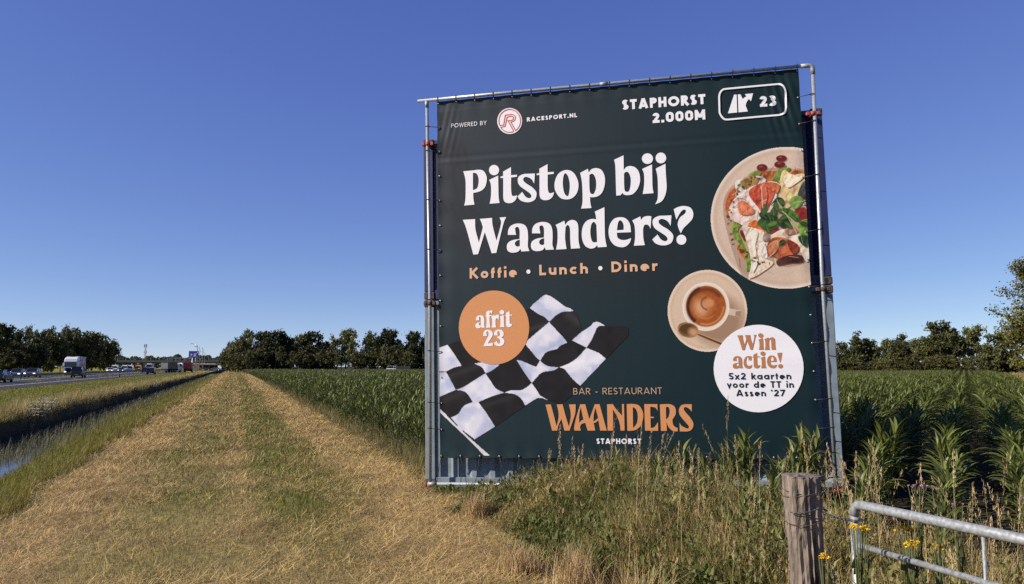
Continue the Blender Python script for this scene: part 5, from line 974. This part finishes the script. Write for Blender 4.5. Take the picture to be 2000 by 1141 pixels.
at_ = me.attributes.new('pick', 'INT', 'POINT'); at_.data.foreach_set('value', np.r_[rng.integers(0, 5, N1), rng.integers(5, 8, N2)].astype(np.int32))
at_ = me.attributes.new('turn', 'FLOAT_VECTOR', 'POINT'); at_.data.foreach_set('vector', np.r_[np.c_[rng.normal(size=N1) * .06, rng.normal(size=N1) * .06, rng.random(N1) * 6.28], np.c_[np.zeros(N2), np.zeros(N2), -ROWA + np.pi * rng.integers(0, 2, N2)]].astype(np.float32).ravel())
at_ = me.attributes.new('size', 'FLOAT', 'POINT'); at_.data.foreach_set('value', np.r_[hR, .98 + .22 * (vnoise(X2, Y2, 9, 53) - .5)].astype(np.float32))
fo = tag(link('maize_field', me), 'wide field of young green maize behind and beside the banner', 'maize field', kind='stuff')
ng = bpy.data.node_groups.new('maize_spread', 'GeometryNodeTree'); ng.interface.new_socket('Geometry', in_out='INPUT', socket_type='NodeSocketGeometry'); ng.interface.new_socket('Geometry', in_out='OUTPUT', socket_type='NodeSocketGeometry')
gi, go = ng.nodes.new('NodeGroupInput'), ng.nodes.new('NodeGroupOutput'); ip = ng.nodes.new('GeometryNodeInstanceOnPoints'); ci = ng.nodes.new('GeometryNodeCollectionInfo'); ci.inputs[0].default_value = src; ci.inputs['Separate Children'].default_value = True; ci.inputs['Reset Children'].default_value = True
def named(nm, tp): a = ng.nodes.new('GeometryNodeInputNamedAttribute'); a.data_type = tp; a.inputs[0].default_value = nm; return a
a1, a2, a3 = named('pick', 'INT'), named('turn', 'FLOAT_VECTOR'), named('size', 'FLOAT'); er = ng.nodes.new('FunctionNodeEulerToRotation')
L = ng.links.new; L(gi.outputs[0], ip.inputs['Points']); L(ci.outputs[0], ip.inputs['Instance']); ip.inputs['Pick Instance'].default_value = True; L(a1.outputs['Attribute'], ip.inputs['Instance Index']); L(a2.outputs['Attribute'], er.inputs[0]); L(er.outputs[0], ip.inputs['Rotation']); L(a3.outputs['Attribute'], ip.inputs['Scale']); L(ip.outputs[0], go.inputs[0])
fo.modifiers.new('spread', 'NODES').node_group = ng

# --- rough verge before the maize: grass, leafy weeds, seeding stalks
def verge_h(x, y): return np.clip(.14 + (x - 2.75) * .40, .10, .56) * np.clip((view_np(x, y)[0] - 800) / 420, .38, 1) * (.7 + .6 * vnoise(x, y, .7, 55)) * np.where(y > 11, .55, 1)
def verge_ok(x, y):
    e = 2.85 + .45 * (vnoise(x * 0, y, .8, 56) - .5) + .25 * (vnoise(x * 0, y, .25, 57) - .5); loc = np.array(MCI)[:3, :3] @ np.c_[x - MC[0][3], y - MC[1][3], np.zeros(len(x))].T
    return (x > e) & ~((loc[0] > .1) & (loc[0] < 6.0) & (loc[1] > -.14) & (loc[1] < 2.5))
def vsc(n, x1=5.4, y0=2.2, y1=12.2): x, y = scatter(n, 2.5, x1, y0, y1); k = verge_ok(x, y); return x[k], y[k]
x, y = vsc(95000, 5.2); n = len(x); P = np.c_[x, y, ht(x, y) - .02]; dry = np.clip(vnoise(x, y, .9, 58) * 1.5 - .2 + .4 * rng.random(n), 0, 1)
C = mixc(np.array([.105, .11, .026]), np.array([.36, .26, .105]), dry) * (.6 + .6 * rng.random(n))[:, None]; hh = verge_h(x, y) * (.55 + .75 * rng.random(n))
x3, y3 = scatter(26000, 2.9, 4.0, 11.5, 90); k = x3 < 3.75 + .4 * vnoise(x3 * 0, y3, 2, 59); x3, y3 = x3[k], y3[k]; n3 = len(x3); s3 = np.clip(np.hypot(x3, y3) / 14, 1, 5); C3 = mixc(np.array([.11, .115, .028]), np.array([.30, .22, .095]), np.clip(rng.random(n3) + (3.3 - x3) * .4, 0, 1)) * (.65 + .5 * rng.random(n3))[:, None]
b3 = blades(np.c_[x3, y3, ht(x3, y3) - .02], (.12 + .33 * rng.random(n3)) * np.clip((x3 - 2.8) * 1.6, .25, 1), rng.random(n3) * 6.28, .3 + .8 * rng.random(n3), .007 * s3, C3)
stuff('verge_grass', [blades(P, hh * 1.08, rng.random(n) * 6.28, .25 + 1.5 * rng.random(n) ** 1.2, .0045 + .006 * rng.random(n) ** 2, C * 1.28, 4, .12, l0=.55 * rng.random(n) ** 2), b3], M['blade'], 'rough uncut grass of the verge in front of the maize')
# leafy weeds: stems set with small leaves
x, y = vsc(4200, 4.9, 2.6, 11.5); n = len(x); hh = verge_h(x, y) * (.7 + .5 * rng.random(n)); PP, HH, TT, CC = [], [], [], []
k = np.repeat(np.arange(n), 32); m_ = len(k); f = rng.random(m_); lean = rng.normal(size=(n, 2)) * .15; base = np.c_[x[k] + lean[k, 0] * f * hh[k] + rng.normal(size=m_) * .035, y[k] + lean[k, 1] * f * hh[k] + rng.normal(size=m_) * .035, ht(x, y)[k] + f * hh[k]]
cl = mixc(np.array([.10, .115, .028]), np.array([.28, .22, .08]), np.clip(vnoise(x, y, .8, 60) * 1.8 - .55, 0, 1))[k] * (.6 + .6 * rng.random(m_))[:, None]
broad = (rng.random(n) < .28)[k]; b1 = blades(base, (.022 + .04 * rng.random(m_)) * (1 + .8 * broad), rng.random(m_) * 6.28, .5 + .9 * rng.random(m_), (.006 + .008 * rng.random(m_)) * (1 + 1.6 * broad), cl * 1.2, 2, .2, l0=.7 * rng.random(m_))
b2 = blades(np.c_[x, y, ht(x, y)], hh, np.arctan2(lean[:, 1], lean[:, 0]), np.full(n, .25), .005, mixc(np.array([.11, .11, .04]), np.array([.22, .16, .08]), rng.random(n)), 2, .5)
stuff('leafy_weeds', [b1, b2], M['blade'], 'tangled olive and dry leafy weeds under the banner', 'weeds')
# seeding grass stalks: a thin culm with a pale narrow panicle
def stalks(x, y, hh, nseed=42, plen=.2, colr=(.50, .36, .19)):
    n = len(x); th = rng.random(n) * 6.28; bd = .08 + .45 * rng.random(n) ** 2; P = np.c_[x, y, ht(x, y)]
    cs = mixc(np.array([.30, .25, .11]), np.array([.46, .34, .17]), rng.random(n)); b1 = blades(P, hh, th, bd, .0035, cs, 5, .5)
    k = np.repeat(np.arange(n), nseed); f = 1 - plen * rng.random(len(k)) ** 1.1; ang = bd[k] * f; hk = hh[k]; d = np.c_[np.cos(th[k]), np.sin(th[k]), np.zeros(len(k))]
    c = P[k] + d * (hk * (1 - np.cos(ang)) / np.maximum(bd[k], 1e-3))[:, None] + np.array([0, 0, 1.]) * (hk * np.sin(ang) / np.maximum(bd[k], 1e-3))[:, None]
    tt = (1 - f) / plen; c += rng.normal(size=c.shape) * (.002 + .007 * np.sin(np.pi * np.clip(tt, .05, .95)))[:, None] * np.array([1, 1, .5])
    cc = np.array(colr) * (.6 + .6 * rng.random(len(k)))[:, None] * (.8 + .4 * rng.random(n))[k][:, None]
    b2 = blades(c, .012 + .016 * rng.random(len(k)), th[k] + rng.normal(size=len(k)), .2 + .7 * rng.random(len(k)), .0034, cc, 1, .3); return [b1, b2]
x, y = vsc(400, 5.3, 2.6, 10.5); k = x > 3.15; x, y = x[k], y[k]; n = len(x); pa = stalks(x, y, (.62 + .45 * rng.random(n)) * np.clip(.45 + (x - 2.9) * .42, .4, 1.08) * np.clip((view_np(x, y)[0] - 800) / 450, .4, 1))
tall = [(1088, 7.6, 830), (1108, 7.8, 845), (1165, 7.4, 795), (1180, 7.4, 838), (1235, 7.0, 832), (1245, 7.1, 842), (1262, 7.0, 848), (1410, 7.6, 766), (1424, 7.4, 822), (1296, 6.2, 872), (1310, 6.4, 890), (1322, 6.1, 880), (1543, 6.2, 846), (1580, 6.0, 828), (1436, 6.3, 852), (1470, 6.4, 862), (1356, 6.2, 880), (1120, 8.0, 868), (1700, 5.0, 868), (1760, 5.2, 858), (1840, 5.0, 880), (1915, 5.2, 866), (1650, 5.4, 862), (1668, 4.6, 880), (1690, 4.3, 888), (1788, 4.4, 905)]
tx = np.array([at(a, d)[0] for a, d, _ in tall]); ty = np.array([at(a, d)[1] for a, d, _ in tall]); th_ = np.array([EYE + (HOR - yy) * d / F for _, d, yy in tall]) + .01
stuff('seed_stalks', pa + stalks(tx, ty, th_, 70, .22), M['straw'], 'pale seeding grass stalks standing above the verge', 'grass stalks')
# bleached tufts low down in the verge
parts = []
for px_, d, h_ in ((1235, 5.0, .55), (1215, 5.1, .4), (1120, 6.4, .35), (1015, 7.0, .25), (1960, 4.0, .7), (1640, 4.4, .6), (930, 9.6, .3)):
    n = 420; c = at(px_, d); P = np.c_[c.x + rng.normal(size=n) * .09, c.y + rng.normal(size=n) * .09, np.zeros(n)]; parts.append(blades(P, h_ * (.6 + .7 * rng.random(n)), rng.random(n) * 6.28, .3 + 1.2 * rng.random(n), .005, mixc(np.array([.50, .34, .17]), np.array([.34, .24, .11]), rng.random(n)), 4, .15))
stuff('dry_tufts', parts, M['straw'], 'bleached dry grass tufts low in the verge')

d_ = 26 * (170 / 26) ** rng.random(16000); X_ = .60 * d_ + 2.6 + 5.5 * rng.random(len(d_)) * np.clip(d_ / 60, .5, 2); x, y = X_ * CP + d_ * SP, -X_ * SP + d_ * CP; px, d = view_np(x, y); k = px < 2060; x, y, d = x[k], y[k], d[k]; n = len(x); s_ = np.clip(d / 14, 1, 9)
stuff('margin_grass', [blades(np.c_[x, y, np.zeros(n)], .45 + .5 * rng.random(n), rng.random(n) * 6.28, .2 + .8 * rng.random(n), .007 * s_, mixc(np.array([.15, .14, .03]), np.array([.40, .28, .11]), np.clip(vnoise(x, y, 7, 64) * 1.5 - .2 + .3 * rng.random(n), 0, 1)) * (.7 + .5 * rng.random(n))[:, None], 2)], M['blade'], 'dry yellow grass margin along the right side of the maize')

# --- flowers one can count
def flowering(name, px, py, d, label, group, cat, col, nfl, rad, stemc, fl=.012, leaves=26, tilt=.05):
    z = EYE + (HOR - py) * d / F; p = at(px, d); r = tag(empty(name, p), label, cat, group); g = np.random.default_rng(int(px)); n = nfl
    a = g.random(n) * 6.28; rr = rad * np.sqrt(g.random(n)); fx, fy = rr * np.cos(a), rr * np.sin(a); fz = z - .25 * rr - .02 * g.random(n) - (.34 * np.round(g.random(n) * 3) / 3 if name == 'cow_parsley' else 0)
    m = MB()
    for i in range(0, n, max(1, n // 9)): m.tube([(0, 0, z * .55), (fx[i] * .5, fy[i] * .5, z * .85), (fx[i], fy[i], fz[i])], .0022, 4)
    m.tube([(.0, 0, -.02), (tilt, 0, z * .3), (0, 0, z * .6)], .0035, 5); m.build('stem', stemc, r)
    P = np.c_[fx, fy, fz]; k = np.repeat(np.arange(n), 7); b = blades(P[k], np.full(len(k), fl), g.random(len(k)) * 6.28, .9 + .6 * g.random(len(k)), np.full(len(k), fl * .7), np.array(col) * (.75 + .4 * g.random(len(k)))[:, None], 1, .6)
    link('flower_head', np_mesh('flower_head', *b[:2], M['straw'], b[2]), r)
    zz = z * (.25 + .65 * g.random(leaves)); b = blades(np.c_[g.normal(size=leaves) * .01, g.normal(size=leaves) * .01, zz], .05 + .06 * g.random(leaves), g.random(leaves) * 6.28, .5 + .9 * g.random(leaves), .016 + .01 * g.random(leaves), np.array([.075, .09, .03]) * (.7 + .6 * g.random(leaves))[:, None], 3, .1)
    link('leaves', np_mesh('leaves', *b[:2], M['blade'], b[2]), r); return r
STM = leafmat('green_stem', attr=False, col=(.10, .11, .035), vary=0)
YEL = (.80, .52, .015)
for px, py, d, lb, rad, n in ((1592, 1070, 3.3, 'yellow ragwort flowering at the foot of the wooden post', .025, 12), (1656, 1014, 3.15, 'yellow ragwort flowering against the gate upright', .032, 16), (1745, 1018, 3.4, 'yellow ragwort flowering just under the top gate rail', .036, 16), (1762, 1046, 3.3, 'yellow ragwort flowering between the two gate rails', .034, 14), (1672, 1022, 3.3, 'small ragwort head right of the gate upright', .016, 5), (1812, 1052, 3.3, 'few ragwort flowers right of the larger clumps', .02, 5)): flowering('ragwort', px, py, d, lb, 'ragwort plants by the gate', 'wildflower', YEL, int(n * 1.5), rad * 1.1, STM, .010)
for px, py, d, lb, rad, n in ((1984, 962, 4.2, 'pink thistle flowering by the right edge above the gate', .05, 9), (1810, 944, 4.3, 'single pink thistle head above the top gate rail', .02, 3), (1775, 936, 4.5, 'faded pinkish thistle heads left of the single pink one', .06, 8), (1850, 974, 4.2, 'small pale thistle heads behind the middle of the gate rail', .03, 5)): flowering('thistle', px, py, d, lb, 'thistles behind the gate', 'wildflower', (.50, .27, .44), n, rad, STM, .011)
for px, py, lb in ((78, 783, 'leftmost white umbel plant on the far ditch bank'), (94, 776, 'tallest white umbel plant on the far ditch bank'), (110, 777, 'rightmost white umbel plant on the far ditch bank'), (86, 789, 'lowest white umbel plant on the far ditch bank'), (310, 745, 'white umbel plant farther along the ditch bank')): flowering('cow_parsley', px, py, 27 if px < 200 else 62, lb, 'white umbel plants along the ditch', 'wildflower', (.74, .70, .56), 60, .2, STM, .035, 12)

# ------------------------------------------------------------------ wooden post, gate, chain and wire
pp = at(1556, 3.77); zt = EYE + (HOR - 921) * 3.77 / F; r = tag(empty('wooden_post', pp, .4), 'weathered cracked wooden post at the gate, leaning slightly', 'post')
m = MB(); N = 44; rings = []; g = np.random.default_rng(3); cr = g.normal(size=N) * .5; cr = (cr + np.roll(cr, 1)) * .5; deep = {4: .014, 7: .022, 8: .014, 13: .018, 19: .018, 24: .012, 27: .016, 29: .030, 30: .022, 34: .016, 38: .020, 41: .012}
zs = np.r_[np.linspace(-.3, zt - .012, 40), zt - .004, zt]
for z in zs:
    f = (z + .3) / (zt + .3); rad = .060 + .030 * f - (.008 if z > zt - .003 else 0); sag = .030 * (1 - f); ring = []
    for k in range(N):
        a = 6.283 * k / N; q = rad + .0045 * cr[k] + .002 * math.sin(z * 23 + k * 1.3) + .0028 * g.normal() - deep.get(k, 0) * (.35 + .65 * min(1, max(0, (zt - z) * 2.2))) + .010 * math.sin(a * 2 + 1.0) * (1 - f)
        ring.append((q * math.cos(a) + sag + .018 * math.sin(z * 3), q * math.sin(a), z))
    rings.append(ring)
m.loft(rings[:-1], False, True, False); top = rings[-2]; m.loft([top, [(x * .6, y * .6, z + .004) for x, y, z in top], [(x * .05, y * .05, zt + .003) for x, y, z in top]], True, True, False); m.build('trunk', M['wood'], r)
def wob(z, q, ph, tl): return [tuple(pp + Vector((math.cos(a) * q, math.sin(a) * q, z + tl * math.sin(a + ph)))) for a in np.linspace(0, 6.6, 26)]
wire = tag(empty('barbed_wire'), 'rusty barbed wire wound round the wooden post', 'wire'); m = MB()
for z, ph, tl in ((zt - .075, 0, .012), (zt - .085, 2, .02), (zt - .20, 1, .03)): m.tube(wob(z, .098, ph, tl), .0018, 4)
g = random.Random(4)
for z, ph, tl in ((zt - .075, 0, .012), (zt - .20, 1, .03)):
    for a in np.linspace(.3, 6, 7):
        c = pp + Vector((math.cos(a) * .1, math.sin(a) * .1, z + tl * math.sin(a + ph))); v = Vector((g.gauss(0, 1), g.gauss(0, 1), g.gauss(0, 1))).normalized() * .014; m.tube([c - v, c + v], .0013, 4)
m.build('strand', M['rust'], wire)
gp = at(1655, 3.5); zg = EYE + (HOR - 978) * 3.5 / F; ge = at(2000, 2.66); gdir = (ge - gp); gdir.z = 0; gdir.normalize(); ze = EYE + (HOR - 1050) * 2.66 / F; sl = (ze - zg) / (ge - gp).length
gt = tag(empty('field_gate', gp), 'galvanised tubular field gate chained to the wooden post', 'gate'); GL_ = 3.4; Pq = lambda t, z: tuple(gdir * t + Vector((0, 0, z + sl * t)))
MB().tube([Pq(-.006, zg - .05), Pq(0, zg - .012), Pq(.018, zg), Pq(.06, zg + .002), Pq(GL_, zg)], .0205, 16).build('top_rail', M['galv2'], gt); MB().tube([Pq(-.006, zg - 1.1), Pq(-.006, zg - .02)], .0195, 14).build('upright', M['galv2'], gt)
z2 = EYE + (HOR - 1063) * 3.42 / F
MB().tube([Pq(.0, z2 + .005), Pq(1.5, z2 - .01), Pq(GL_, z2 - .02)], .0125, 14).build('lower_rail', M['galv2'], gt); MB().tube([Pq(0, z2 - .30), Pq(GL_, z2 - .32)], .0125, 12).build('lower_rail', M['galv2'], gt)
for t in (.66, 1.9): MB().tube([Pq(t, zg - .02), Pq(t, zg - 1.0)], .0065, 8).build('brace', M['galv2'], gt)
MB().tube([Pq(GL_, zg - 1.1), Pq(GL_, zg)], .026, 12).build('upright', M['galv2'], gt)
ch = tag(empty('chain'), 'dark steel chain linking the wooden post and the gate', 'chain'); zc = EYE + (HOR - 997) * 3.6 / F; A0 = pp + (gp - pp).normalized() * .09 + Vector((0, -.03, zc)); A1 = gp + Vector((0, 0, zc - .004)); m = MB(); nl = 17
def linkm(m, c, d, up, l=.016, r_=.007, w_=.0024):
    d = d.normalized(); s_ = d.cross(up).normalized(); m.tube([c + d * (l * math.cos(a)) + s_ * (r_ * math.sin(a)) for a in np.linspace(0, 6.283, 11)], w_, 5)
for i in range(nl): t = (i + .5) / nl; linkm(m, A0.lerp(A1, t) + Vector((0, 0, -.012 * math.sin(3.14 * t))), A1 - A0, Vector((0, 0, 1)) if i % 2 else Vector((.5, .5, 0)), (A1 - A0).length / nl * .72)
for i in range(8): linkm(m, A0 + (pp - A0) * .2 + Vector((.03, -.045, -.02 - i * .021)), Vector((.1, .05, -1)), Vector((1, 0, 0)) if i % 2 else Vector((0, 1, 0)), .015)
for a in np.linspace(-2.7, .2, 12): linkm(m, pp + Vector((.103 * math.cos(a), .103 * math.sin(a), zc + .01 * math.sin(a * 3))), Vector((-math.sin(a), math.cos(a), 0)), Vector((0, 0, 1)), .016)
for a in np.linspace(0, 6.283, 9)[:-1]: linkm(m, gp + Vector((.026 * math.cos(a), .026 * math.sin(a), zc - .003)), Vector((-math.sin(a), math.cos(a), 0)), Vector((0, 0, 1)), .014)
m.build('links', mat('dark_steel', (.09, .085, .08), .45, .7, noise=.3, scale=60), ch)
